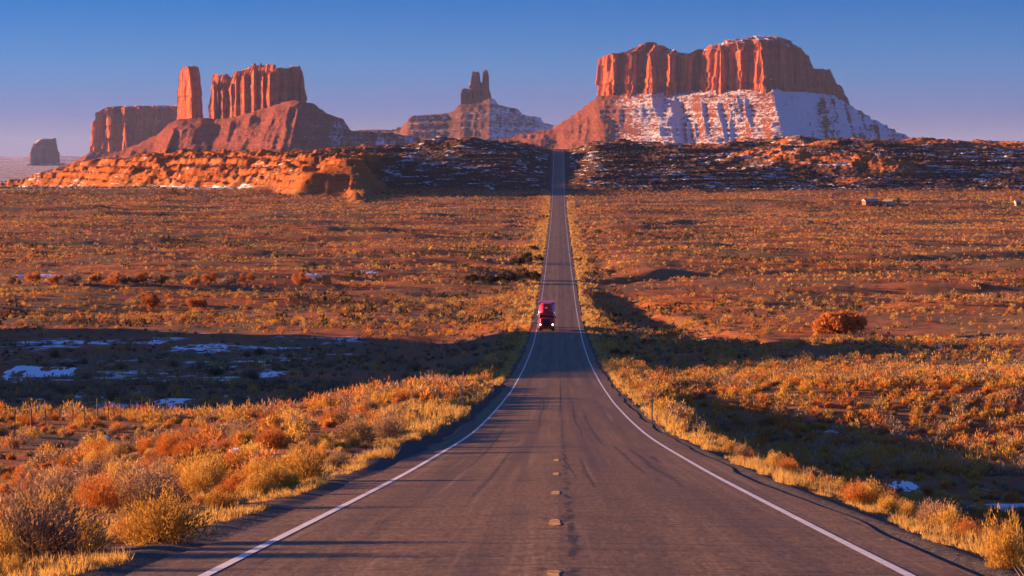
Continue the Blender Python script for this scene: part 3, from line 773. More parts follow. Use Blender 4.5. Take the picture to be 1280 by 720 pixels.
# --- long mesa behind the castle butte
D = 9600
b_, og = butte("flat_mesa", 170, D, "hazy flat-topped mesa behind the slender tower")
cliff_part("cliff", b_, og, D, [(112, 140), (121, 60), (126, 74), (138, 36), (143, 56), (156, 14), (162, 40), (176, 0), (182, 24), (200, -6), (206, 10), (240, -10), (244, 260), (150, 300), (116, 240)],
           [(105, 190), (250, 190)], [(108, 160), (112, 152), (117, 149), (121, 143), (128, 138), (134, 135.5), (150, 134), (245, 133)], [(108, 152), (117, 146), (128, 136), (140, 133), (180, 132), (245, 131.5)],
           M['rock_red'], 191, flute=(5, 11, 7), crack=14, batter=.05)
talus_part("scree_slope", b_, og, D, [(60, 212), (90, 202), (112, 190), (250, 186), (290, 200)], [(60, 40), (112, 0), (290, 0)], [(60, 200), (290, 200)], M['talus_red'], 195, slope=.4, rid=8)

# --- small lone butte on the far left
D = 14500
b_, og = butte("lone_butte", 54, D, "small hazy lone butte, far left above the snowy flats")
cliff_part("cliff", b_, og, D, [(36, 0), (54, 14), (73, 50), (73, 170), (50, 190), (37, 150)], [(30, 204), (78, 204)],
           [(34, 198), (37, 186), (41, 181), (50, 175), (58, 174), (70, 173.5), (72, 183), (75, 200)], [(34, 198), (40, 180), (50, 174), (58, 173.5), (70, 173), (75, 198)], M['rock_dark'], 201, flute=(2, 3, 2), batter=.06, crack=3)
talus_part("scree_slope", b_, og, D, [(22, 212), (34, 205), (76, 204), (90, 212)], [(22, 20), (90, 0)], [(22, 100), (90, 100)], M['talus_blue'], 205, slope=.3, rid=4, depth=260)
# pale ridge on the horizon behind it
def horizon_ridge():
    d = 26000; px = np.arange(-160, 700, 4.0)
    top = 197 - 3.5 * fbm2(px / 60, px * 0, 210, 4) + 2.5 * sstep(60, 140, px)
    rows = []
    for v, f in ((-1500, 0), (-700, .45), (0, 1), (900, .5), (1900, 0)):
        z = -30 + (EYE + (V0 - top) / F * d + 30) * f * (1 + .08 * (vn2(px / 9, px * 0 + v, 211) - .5))
        rows.append(np.column_stack([(px - U0) / F * d, np.full(len(px), d + v), z]))
    put("hills", mesh_np("hills", np.concatenate(rows), grid_faces(len(rows), len(px)), M['talus_snow'], True, {"snow": np.zeros(len(px) * 5)}), kind='structure')
horizon_ridge()

# ------------------------------------------------------------------ snow patches on the near ground
SNOWS = []
def snow_patch(px, py, wpx, hpx, label, seed, group=None):
    x, y, z = at_px(px, py)
    k = y / F; rx = wpx * k / 2
    # depth that a strip of hpx rows covers on ground seen at this slope
    x2, y2, z2 = at_px(px, py - hpx / 2); ry = min(max(abs(y2 - y), rx * .5), rx * 5)
    SNOWS.append((x, y, rx * .95, ry * .95))
    nt_, nr_ = 72, 18
    th = np.linspace(0, 2 * np.pi, nt_, endpoint=False)
    gain = .55 + .9 * fbm2(np.cos(th) * 1.6 + seed, np.sin(th) * 1.6, 90, 4)
    rows = []
    for j in range(nr_):
        f = (j + .02) / (nr_ - 1) if j else .001
        X = x + np.cos(th) * rx * gain * f; Y = y + np.sin(th) * ry * gain * f
        up = .07 - .16 * f ** 3 + (.42 * rx ** .3) * (fbm2(X / (rx * .20), Y / (ry * .22), seed, 3) - .51)
        Z = terrain(X, Y) + np.minimum(up, .05 + .03 * (fbm2(X / .5, Y / .8, seed + 2, 2) - .5))
        rows.append(np.column_stack([X - x, Y - y, Z - z]))
    me = mesh_np("snow_patch", np.concatenate(rows), grid_faces(nr_, nt_, True), M['snow'], True)
    put("snow_patch", me, None, (x, y, z), label=label, cat="snow patch", group=group)
for i, (px, py, wp, hp, lb) in enumerate((
    (1132, 609, 36, 14, "bright blue snow patch in the shade near the right verge"),
    (1156, 574, 30, 6, "thin snow strip behind the bright blue snow patch, right"),
    (1245, 569, 22, 8, "slanting snow patch near the right border, below the fence"),
    (1128, 552, 22, 5, "small snow patch under the dark bushes beyond the bright blue one"),
    (876, 427, 28, 7, "snow patch among dark shrubs right of the road dip"),
    (1166, 432, 26, 7, "snow patch on the lit flat right of the orange tree"),
    (1040, 541, 16, 5, "little snow patch near the edge of the right shade"),
    (290, 566, 20, 22, "tall blue snow patch among the left sagebrush"),
    (104, 588, 34, 8, "snow patch between sagebrushes at lower left"),
    (60, 586, 26, 7, "snow patch at the far lower left, under orange brush"),
    (118, 550, 34, 8, "broken snow patch at the edge of the shaded dip, left"),
    (45, 466, 92, 16, "long ragged snow drift at the left border in the shade"),
    (192, 429, 24, 8, "small bright snow patch high in the left shade"),
    (250, 434, 72, 8, "wide thin snow drift high in the left shade"),
    (338, 469, 36, 9, "snow patch in the middle of the left shade"),
    (152, 498, 50, 8, "snow drift in front of the lone dark shrub"),
    (88, 499, 40, 8, "snow drift left of the lone dark shrub"),
    (215, 503, 50, 8, "snow drift right of the lone dark shrub"),
    (292, 497, 34, 6, "thin snow strip on the red soil in the left shade"),
    (390, 343, 30, 9, "snow bank in the wash left of the junipers"),
    (190, 350, 30, 8, "snow bank behind the shrub row, left wash"),
    (460, 341, 26, 4, "thin snow line right of the wash snow bank"),
    (575, 377, 14, 6, "small snow patch in the field left of the truck"),
    (48, 346, 90, 5, "long snow line behind the shrub row at the left border"),
)):
    snow_patch(px, py, wp, hp, lb, 300 + i)

# ------------------------------------------------------------------ brush
def dome_leaves(N, B, rng, hgt, rad, leaf_l, leaf_w, up=0.5, lump=0.35, cen=(0.0, 0.0), inner=0.45):
    """N shrubs of B leaf blades each; returns verts (N,B,3,3) local, tint (N,B)"""
    th = rng.random((N, B)) * 2 * np.pi
    cz = rng.random((N, B)) ** 0.8
    sz = np.sqrt(np.clip(1 - cz * cz, 0, 1))
    r = inner + (1 - inner) * rng.random((N, B)) ** .6
    # lumps: radial gain by direction
    ph = rng.random((N, 1)) * 10
    gain = 1 + lump * (np.sin(th * 3 + ph) * np.cos(cz * 4 + ph * 2) * .6 + np.sin(th * 5 + ph * 3) * .4)
    dx = np.cos(th) * sz; dy = np.sin(th) * sz
    px = dx * r * gain * rad[:, None]; py = dy * r * gain * rad[:, None]
    pz = (0.06 + 0.94 * cz) * r * gain * hgt[:, None]
    # blade direction: outward and up
    bx = dx * (1 - up) + (rng.random((N, B)) - .5) * .9; by = dy * (1 - up) + (rng.random((N, B)) - .5) * .9
    bz = up + cz * .4 + (rng.random((N, B)) - .4) * .5
    ln = np.sqrt(bx * bx + by * by + bz * bz) + 1e-6
    L = leaf_l[:, None] * (.6 + .8 * rng.random((N, B)))
    bx, by, bz = bx / ln * L, by / ln * L, bz / ln * L
    a = rng.random((N, B)) * 2 * np.pi
    wx, wy, wz = np.cos(a), np.sin(a), (rng.random((N, B)) - .5)
    W = leaf_w[:, None] * (.6 + .8 * rng.random((N, B)))
    P = np.stack([px, py, pz], -1); Bv = np.stack([bx, by, bz], -1); Wv = np.stack([wx, wy, wz], -1) * W[..., None] * .5
    V = np.stack([P - Wv, P + Wv, P + Bv], 2)
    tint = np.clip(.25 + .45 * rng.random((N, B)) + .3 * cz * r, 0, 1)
    return V, tint

def stuff_brush(name, xs, ys, hgt, rad, B, leaf_l, leaf_w, mat, seed, up=.5, lump=.35, hue=None):
    rng = np.random.default_rng(seed)
    N = len(xs)
    V, tint = dome_leaves(N, B, rng, hgt, rad, leaf_l, leaf_w, up, lump)
    zs = terrain(xs, ys)
    V[..., 0] += xs[:, None, None]; V[..., 1] += ys[:, None, None]; V[..., 2] += zs[:, None, None] - .03
    sh = (rng.random(N) if hue is None else hue)[:, None]
    tint = np.clip(tint * .6 + .4 * sh, 0, 1)
    V = V.reshape(-1, 3)
    Fc = np.arange(len(V)).reshape(-1, 3)
    return V, Fc, np.repeat(tint.reshape(-1), 3)

def bush_mesh(name, kind, seed, B):
    rng = np.random.default_rng(seed)
    one = np.ones(1)
    if kind == 'rabbitbrush':
        V, t = dome_leaves(1, B, rng, one * .92, one * .62, one * .105, one * .022, .55, .42, inner=.30)
        mat = M['gold']
    elif kind == 'sagebrush':
        V, t = dome_leaves(1, B, rng, one * .88, one * .62, one * .085, one * .019, .42, .48, inner=.30)
        mat = M['sage']
    else:
        V, t = dome_leaves(1, B, rng, one * .86, one * .64, one * .10, one * .022, .5, .45, inner=.30)
        mat = M['rust']
    # woody stems from the base
    V = V.reshape(-1, 3); t = np.repeat(t.reshape(-1), 3)
    ns = 40
    th = rng.random(ns) * 2 * np.pi; ph = rng.random(ns) ** .7
    tip = np.stack([np.cos(th) * ph * .42, np.sin(th) * ph * .42, .35 + .45 * (1 - ph * .6)], -1)
    root = np.stack([np.cos(th) * .05, np.sin(th) * .05, -.05 * np.ones(ns)], -1)
    wv = np.stack([-np.sin(th), np.cos(th), 0 * th], -1) * .010
    SV = np.stack([root - wv, root + wv, tip], 1).reshape(-1, 3)
    V = np.concatenate([V, SV]); t = np.concatenate([t, np.zeros(len(SV))])
    return mesh_np(name, V, np.arange(len(V)).reshape(-1, 3), mat, False, {"tint": t})

PROTO = {}
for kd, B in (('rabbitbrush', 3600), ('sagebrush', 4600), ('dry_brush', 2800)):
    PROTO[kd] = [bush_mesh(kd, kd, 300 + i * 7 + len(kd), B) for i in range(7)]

rng = np.random.default_rng(11)
occ = []
def place_bush(kind, x, y, h, label, group=None, wide=1.0):
    z = float(terrain(x, y))
    me = PROTO[kind][int(rng.integers(0, 7))]
    o = put(kind, me, None, (x, y, z - .02), label=label, cat="shrub", group=group, rotz=rng.random() * 6.28)
    s_ = h * wide * (.9 + .25 * rng.random())
    o.scale = (s_, s_ * (.9 + .2 * rng.random()), h)
    occ.append((x, y, h * .6 * wide))
    return o

# notable shrubs one can single out: (kind, px, py of the foot, height m, width factor, label)
for kd, px, py, h, wd, lb in (
    ('sagebrush', 34, 704, .88, 1.35, "big dark sagebrush in the lower left corner of the photo"),
    ('sagebrush', 62, 640, .80, 1.3, "pale wispy sagebrush directly behind the big dark lower left bush"),
    ('sagebrush', 178, 640, .80, 1.35, "pinkish grey sagebrush left of the rust-coloured shrub by the verge"),
    ('dry_brush', 122, 643, .62, 1.0, "rust-coloured round shrub between two pale sagebrushes at lower left"),
    ('rabbitbrush', 246, 618, .85, 1.35, "widest pale golden bush on the left field, beside bare red soil"),
    ('rabbitbrush', 200, 682, .62, 1.3, "golden bush leaning over the road shoulder at lower left"),
    ('rabbitbrush', 375, 606, .75, 1.2, "yellow green bush standing upright on the left verge"),
    ('rabbitbrush', 118, 570, .8, 1.5, "long low orange bush beyond the pale sagebrushes at left"),
    ('sagebrush', 485, 552, .95, 1.0, "dark rounded sagebrush on the left verge, among golden bushes"),
    ('sagebrush', 445, 558, .85, 1.1, "dark sagebrush with a golden top, second on the left verge"),
    ('rabbitbrush', 865, 533, .95, 1.2, "tall golden bush right of the roadside marker on the right verge"),
    ('rabbitbrush', 1258, 712, .56, .8, "upright golden bush in the lower right corner"),
    ('sagebrush', 200, 492, 1.6, 1.2, "large dark shrub standing alone in the shaded dip at left"),
):
    x, y, z = at_px(px, py)
    place_bush(kd, x, y, h, lb, None, wd)

rb = np.random.default_rng(12)
for i in range(46):                     # darker, larger bushes standing in the shaded dip
    y = 245 + 190 * rb.random(); x = -(12 + (y * .195 - 14) * rb.random())
    place_bush('sagebrush', x, y, .95 + .75 * rb.random() ** 2, "dark rounded sagebrush in the shaded dip left of the road", "dark sagebrushes in the shaded dip", 1.1)

def in_view(x, y, pad=.02): return y > 24 and -(U0 / F) - pad < x / y < (1280 - U0) / F + pad
cnt = {'rabbitbrush': 0, 'sagebrush': 0, 'dry_brush': 0}
cand = []
tries = 0
while len(cand) < 720 and tries < 60000:
    tries += 1
    y = 24 + (205 - 24) * rng.random() ** 1.15
    x = (-.205 + .385 * rng.random()) * y
    ax = abs(x)
    if ax < 5.3 + .25 * rng.random(): continue
    verge = ax < 10
    dens = fbm2(x / 7, y / 7, 80, 2)
    if dens < (.40 if verge else .50): continue
    if any(((x - a) / c_) ** 2 + ((y - b) / e_) ** 2 < 1.1 for a, b, c_, e_ in SNOWS): continue
    if any((x - a) ** 2 + (y - b) ** 2 < (c_ * .85) ** 2 for a, b, c_ in occ): continue
    rr = rng.random()
    if x > 0 and y < 120 and ax > 7.5:
        kd = 'sagebrush' if rr < .72 else ('dry_brush' if rr < .88 else 'rabbitbrush')
    elif verge:
        kd = 'rabbitbrush' if rr < .74 else ('dry_brush' if rr < .88 else 'sagebrush')
    else:
        kd = ('rabbitbrush' if rr < .20 else ('sagebrush' if rr < .76 else 'dry_brush')) if x < 0 else ('rabbitbrush' if rr < .40 else ('sagebrush' if rr < .74 else 'dry_brush'))
    if cnt[kd] > 240: continue
    h = (.20 + .32 * rng.random()) if verge and ax < 7 else (.26 + .50 * rng.random() ** 1.8)
    cand.append((kd, x, y, h)); cnt[kd] += 1
    occ.append((x, y, h * .6))
ADJ = {'rabbitbrush': ('golden rabbitbrush', 'low golden rabbitbrush'), 'sagebrush': ('grey sagebrush', 'low grey sagebrush'), 'dry_brush': ('rust-brown dry shrub', 'low rust-brown dry shrub')}
for kd, x, y, h in cand:
    big = h > .5
    adj = ADJ[kd][0 if big else 1]
    side = 'left' if x < 0 else 'right'
    if abs(x) < 10: zone = f"on the {side} verge"
    elif abs(x) < 24: zone = f"between {side} verge and fence"
    else: zone = f"beyond the {side} fence"
    dist = "nearest the viewer" if y < 60 else ("before the marker posts" if y < 150 else "around the marker posts")
    occ.pop(0) if False else None
    place_bush(kd, x, y, h, f"{adj} {zone}, {dist}", f"{adj}s {zone}, {dist}")

def scatter(n, y0, y1, seed, power=1.0, dip=.45, xpad=.03, minx=6.0, dthr=.40, dsc=14.0):
    r = np.random.default_rng(seed)
    y = np.sqrt(y0 ** 2 + (y1 ** 2 - y0 ** 2) * r.random(n) ** power)
    x = (-(U0 / F) - xpad + (1280 / F + 2 * xpad) * r.random(n)) * y
    k = (np.abs(x) > minx) & (fbm2(x / dsc, y / dsc, seed + 1, 3) > dthr)
    # patchy cover: bare red flats beyond the dip, thin scrub in the dip
    thin = np.ones(n)
    thin = np.where((x < -8) & (y > 235) & (y < 470), dip, thin)
    bare = sstep(.46, .58, fbm2(x / 90, y / 60, 991, 3))
    thin = thin * (1 - .75 * bare * sstep(300, 440, y) * sstep(900, 640, y))
    thin = thin * (1 - .5 * sstep(.5, .62, fbm2(x / 160, y / 110, 993, 3)) * sstep(600, 800, y))
    k &= r.random(n) < thin
    for sx_, sy_, rx_, ry_ in SNOWS: k &= ((x - sx_) / rx_) ** 2 + ((y - sy_) / ry_) ** 2 > 1.1
    return x[k], y[k]

def brush_cover():
    """all the scrub beyond the individually placed bushes"""
    for mat_k, frac, seed, nm in (('gold', .37, 400, 'golden_scrub'), ('sage', .42, 500, 'grey_scrub'), ('rust', .28, 600, 'rusty_scrub')):
        Vs, Fs, Ts = [], [], []; off = 0
        for (n, y0, y1, B, ll, lw, hm) in ((int(2300 * frac), 60, 205, 260, .12, .05, .56), (int(11500 * frac), 160, 330, 120, .24, .09, .84), (int(11000 * frac), 300, 640, 44, .30, .15, .72),
                                           (int(58000 * frac), 620, 1740, 12, .45, .34, .64)):
            x, y = scatter(n, y0, y1, seed + y0, dip=.9 if mat_k == 'sage' else .14, dthr=.36 if y0 > 250 else .34)
            r = np.random.default_rng(seed + y0 + 3)
            h = hm * (.40 + 1.25 * r.random(len(x)) ** 3.0)
            if y0 < 200: h *= .75
            rad = h * (.7 + .4 * r.random(len(x)))
            hue = fbm2(x / 60, y / 90, seed + 9, 3)
            hue = np.clip((hue - .5) * 1.8 + .5 + (r.random(len(x)) - .5) * .4, 0, 1)
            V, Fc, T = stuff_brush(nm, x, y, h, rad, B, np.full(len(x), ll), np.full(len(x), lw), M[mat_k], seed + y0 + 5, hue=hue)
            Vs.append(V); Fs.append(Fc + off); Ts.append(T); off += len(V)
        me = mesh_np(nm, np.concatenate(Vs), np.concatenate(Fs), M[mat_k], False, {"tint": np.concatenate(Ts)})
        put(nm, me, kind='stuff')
brush_cover()

def slope_scrub():
    r = np.random.default_rng(701)
    n = 12000
    y = 1742 + 640 * r.random(n); x = (-.20 + .375 * r.random(n)) * y
    k = (np.abs(x) > 9) & (fbm2(x / 30, y / 30, 702, 3) > .40)
    x, y = x[k], y[k]
    h = .5 + .9 * r.random(len(x)) ** 2
    V, Fc, T = stuff_brush('s', x, y, h, h * .9, 12, h * .55, h * .45, None, 703)
    put("slope_scrub", mesh_np("slope_scrub", V, Fc, M['juniper'], False, {"tint": T}), kind='stuff')
slope_scrub()

def dark_scrub():
    r = np.random.default_rng(711)
    n = 26000
    y = np.sqrt(470 ** 2 + (1730 ** 2 - 470 ** 2) * r.random(n)); x = (-.215 + .40 * r.random(n)) * y
    k = (np.abs(x) > 9) & (fbm2(x / 170, y / 34, 712, 3) > .555) & (fbm2(x / 22, y / 22, 714, 2) > .45)
    x, y = x[k], y[k]
    h = .35 + 1.1 * r.random(len(x)) ** 2
    V, Fc, T = stuff_brush('s', x, y, h, h * .95, 18, h * .5, h * .38, None, 713)
    put("dark_scrub", mesh_np("dark_scrub", V, Fc, M['juniper'], False, {"tint": T}), kind='stuff')
dark_scrub()

def verge_grass():
    r = np.random.default_rng(77)
    Vs, Fs, Ts = [], [], []; off = 0
    for (n, y0, y1, B, ll, lw) in ((7000, 26, 110, 18, .13, .018), (7500, 100, 480, 14, .24, .055), (5200, 460, 1700, 9, .42, .20)):
        y = y0 + (y1 - y0) * r.random(n) ** 1.2
        sd = np.where(r.random(n) < .5, -1, 1)
        ax = 4.75 + r.random(n) ** 1.8 * np.where(y < 110, 2.6, np.where(y < 480, 3.4, 4.5))
        ax = ax + .5 * (vn2(y / 3, sd * 5.0, 78) - .3)
        k = fbm2(sd * 9 + ax / 2, y / 3, 79, 2) > .42
        y, sd, ax = y[k], sd[k], ax[k]
        x = sd * ax
        g_ = (.35 + 1.1 * fbm2(x / 1.5, y / 2.5, 75, 3) ** 2 * 2) * (.6 + .7 * r.random(len(x)))
        h = ll * .35 * g_; rad = ll * .75 * g_
        V, Fc, T = stuff_brush('g', x, y, h, rad, B, ll * g_, np.full(len(x), lw), None, 80 + y0, up=.72)
        Vs.append(V); Fs.append(Fc + off); Ts.append(T); off += len(V)
    me = mesh_np("dry_grass", np.concatenate(Vs), np.concatenate(Fs), M['grass'], False, {"tint": np.concatenate(Ts)})
    put("dry_grass", me, kind='stuff')
    # sparse grass between the bushes
verge_grass()

# ------------------------------------------------------------------ larger shrubs and trees
def tree(name, px, py, wpx, hpx, mat, label, group=None, nclump=26, per=70, seed=0, foot=None):
    x, y, z = at_px(px, py) if foot is None else foot
    k = y / F; W = wpx * k; H = hpx * k
    r = np.random.default_rng(seed)
    o = put(name, None, None, (x, y, z), label=label, cat="tree" if 'tree' in name else "shrub", group=group)
    Vs = []; Ts = []
    bm = bmesh.new()
    for i in range(nclump):
        a = r.random() * 6.283; q = r.random() ** .55
        cx, cy_ = math.cos(a) * q * W * .40, math.sin(a) * q * W * .36
        cz = H * (.22 + .62 * r.random() * (1 - .45 * q))
        rr = max(W, H) * (.10 + .10 * r.random())
        th = r.random(per) * 6.283; uz = r.random(per) * 2 - 1; rad = rr * r.random(per) ** .45
        sq = np.sqrt(1 - uz * uz)
        P = np.stack([cx + np.cos(th) * sq * rad, cy_ + np.sin(th) * sq * rad, cz + uz * rad * .8], -1)
        P[:, 2] = np.maximum(P[:, 2], .03 * H)
        s_ = max(W, H) * .070
        Bv = (r.random((per, 3)) - .5) * 2 + np.array([0, 0, .5]); Bv /= np.linalg.norm(Bv, axis=1)[:, None]
        Wv = (r.random((per, 3)) - .5) * 2; Wv /= np.linalg.norm(Wv, axis=1)[:, None]
        L = s_ * (.6 + .9 * r.random((per, 1)))
        Vs.append(np.stack([P - Wv * L * .3, P + Wv * L * .3, P + Bv * L], 1).reshape(-1, 3))
        Ts.append(np.repeat(np.clip(.2 + .35 * r.random() + .45 * r.random(per), 0, 1), 3))
        if i % 3 == 0:
            add_cyl(bm, (0, 0, -.05), (cx * .8, cy_ * .8, cz * .9), .035 * H * .6, .010 * H, 6)
    V = np.concatenate(Vs)
    put("crown", mesh_np("crown", V, np.arange(len(V)).reshape(-1, 3), mat, False, {"tint": np.concatenate(Ts)}), o)
    bm_obj("trunk", bm, M['bark'], o, smooth=True)
    return o

tree("saltcedar_tree", 1050, 416, 66, 30, M['rust'], "broad round orange shrub-like tree on the red flat, right of the truck", seed=1, nclump=44, per=150)
tree("saltcedar_tree", 187, 392, 24, 30, M['rust'], "orange bushy tree standing alone beyond the shaded dip, left", seed=2, nclump=26, per=90)
tree("saltcedar_shrub", 245, 384, 30, 14, M['rust'], "low dark-sided shrub right of the lone orange tree", seed=3)
for i, px in enumerate((14, 40, 66, 92, 118, 140, 158, 176, 196, 214, 236, 258, 284, 306, 372, 404)):
    tree("wash_shrub", px + (i % 3) * 2, 357 - (i % 2) * 1.5, 22 + (i * 7) % 9, 13 + (i * 5) % 6, M['rust' if i % 3 else 'sage'],
         "brown shrub in the long row along the left wash", "shrub row along the left wash", nclump=18, per=70, seed=20 + i)
for i, (px, py, wp, hp) in enumerate(((590, 356, 24, 14), (612, 357, 28, 18), (634, 356, 30, 21), (655, 355, 28, 22), (669, 353, 16, 18))):  # junipers added to throw a shadow bar across the road
    tree("juniper_tree", px, py, wp, hp, M['juniper'], "added juniper throwing shade on the road, wash clump just left of it", "added junipers in the wash left of the road", nclump=22, per=110, seed=50 + i)
for i, (px, py, wp, hp) in enumerate(((648, 331, 22, 12), (662, 330, 22, 17), (668, 314, 14, 10), (675, 328, 10, 14))):  # second clump, also added for its shadow on the road
    tree("juniper_tree", px, py, wp, hp, M['juniper'], "added juniper throwing shade on the road, second clump, left side", "added junipers in the second clump left of the road", nclump=20, per=90, seed=60 + i)
for i, (px, py, wp, hp) in enumerate(((677, 273, 9, 6), (684, 273, 6, 5))):  # farthest clump, added for the last shadow bar
    tree("juniper_tree", px, py, wp, hp, M['juniper'], "small added juniper throwing shade by the left road edge, farthest clump", "added junipers in the farthest clump left of the road", nclump=14, per=70, seed=66 + i)
for i, (px, py, wp, hp) in enumerate(((724, 328, 14, 8), (740, 345, 20, 7), (762, 342, 20, 7), (722, 260, 9, 5), (720, 282, 8, 9), (730, 290, 9, 5), (748, 291, 14, 4), (756, 424, 18, 6), (782, 428, 24, 8), (812, 431, 24, 8), (776, 445, 30, 9))):
    tree("dark_shrub", px, py, wp, hp, M['juniper'], "dark green shrub in the dips along the right roadside", "dark shrubs in the dips right of the road", nclump=12, per=40, seed=80 + i)
for i, px in enumerate(range(955, 1180, 17)):
    tree("wash_shrub", px + (i * 5) % 7, 334 + (i % 2), 17, 5 + i % 3, M['juniper' if i % 2 else 'rust'], "dark shrub in the row along the right wash", "shrub row along the right wash", nclump=9, per=30, seed=110 + i)

# ------------------------------------------------------------------ fences and marker posts
M['post'] = simple("weathered_post", (0.17, 0.13, 0.10), .85, .2, .3, 14)
M['wire'] = simple("fence_wire", (0.09, 0.08, 0.07), .5, .5, .1, 5)
M['marker'] = simple("marker_post_steel", (0.30, 0.27, 0.24), .55, .4, .2, 12)
M['reflector'] = simple("reflector_face", (0.75, 0.72, 0.66), .35, .5, .05, 5)
def fence(xf, y0, y1, stepy, label):
    ys = np.arange(y0, y1, stepy)
    xs = xf + (vn2(ys / 40, ys * 0, 95) - .5) * 1.6
    zs = terrain(xs, ys)
    o = put("wire_fence", None, None, (float(xs[0]), float(ys[0]), float(zs[0])), label=label, cat="fence")
    og = Vector(o.location)
    rr = np.random.default_rng(int(abs(xf)))
    proto_me = {}
    for i, (x, y, z) in enumerate(zip(xs, ys, zs)):
        wood = i % 5 == 0
        key = wood
        if key not in proto_me:
            bm = bmesh.new()
            if wood: add_cyl(bm, (0, 0, -.1), (0, 0, 1.30), .042, .036, 8)
            else:
                add_box(bm, (0, 0, .62), (.045, .012, 1.44)); add_box(bm, (0, .022, .62), (.010, .032, 1.43))
            me = bpy.data.meshes.new("post"); bm.to_mesh(me); bm.free(); me.materials.append(M['post']); proto_me[key] = me
        p = put("post", proto_me[key], o, (x - og.x, y - og.y, z - og.z))
        p.rotation_euler = ((rr.random() - .5) * .1, (rr.random() - .5) * .12, rr.random())
    for hgt in (.45, .8, 1.15):
        bm = bmesh.new()
        for i in range(len(xs) - 1):
            add_cyl(bm, (xs[i] - og.x, ys[i] - og.y, zs[i] - og.z + hgt), (xs[i + 1] - og.x, ys[i + 1] - og.y, zs[i + 1] - og.z + hgt), .0035, .0035, 4)
        bm_obj("wire", bm, M['wire'], o)
fence(24.5, 104, 470, 4.2, "sagging wire fence with thin posts along the right side of the road")
fence(-25.0, 110, 480, 4.2, "sagging wire fence with thin posts along the left side of the road")

def marker(px, py, h, label):
    x, y, z = at_px(px, py)
    o = put("marker_post", None, None, (x, y, z), label=label, cat="road marker")
    bm = bmesh.new(); add_box(bm, (0, 0, h / 2 - .05), (.07, .02, h + .1), .004); add_box(bm, (0, .017, h / 2 - .05), (.016, .028, h + .08))
    bm_obj("post", bm, M['marker'], o)
    bm = bmesh.new(); add_cyl(bm, (0, -.012, h - .10), (0, -.022, h - .10), .045, .045, 14)
    bm_obj("reflector", bm, M['reflector'], o)
marker(577, 521, 1.5, "thin roadside marker post standing in golden brush on the left verge")
marker(815.5, 531, 1.5, "thin roadside marker post standing in golden brush on the right verge")

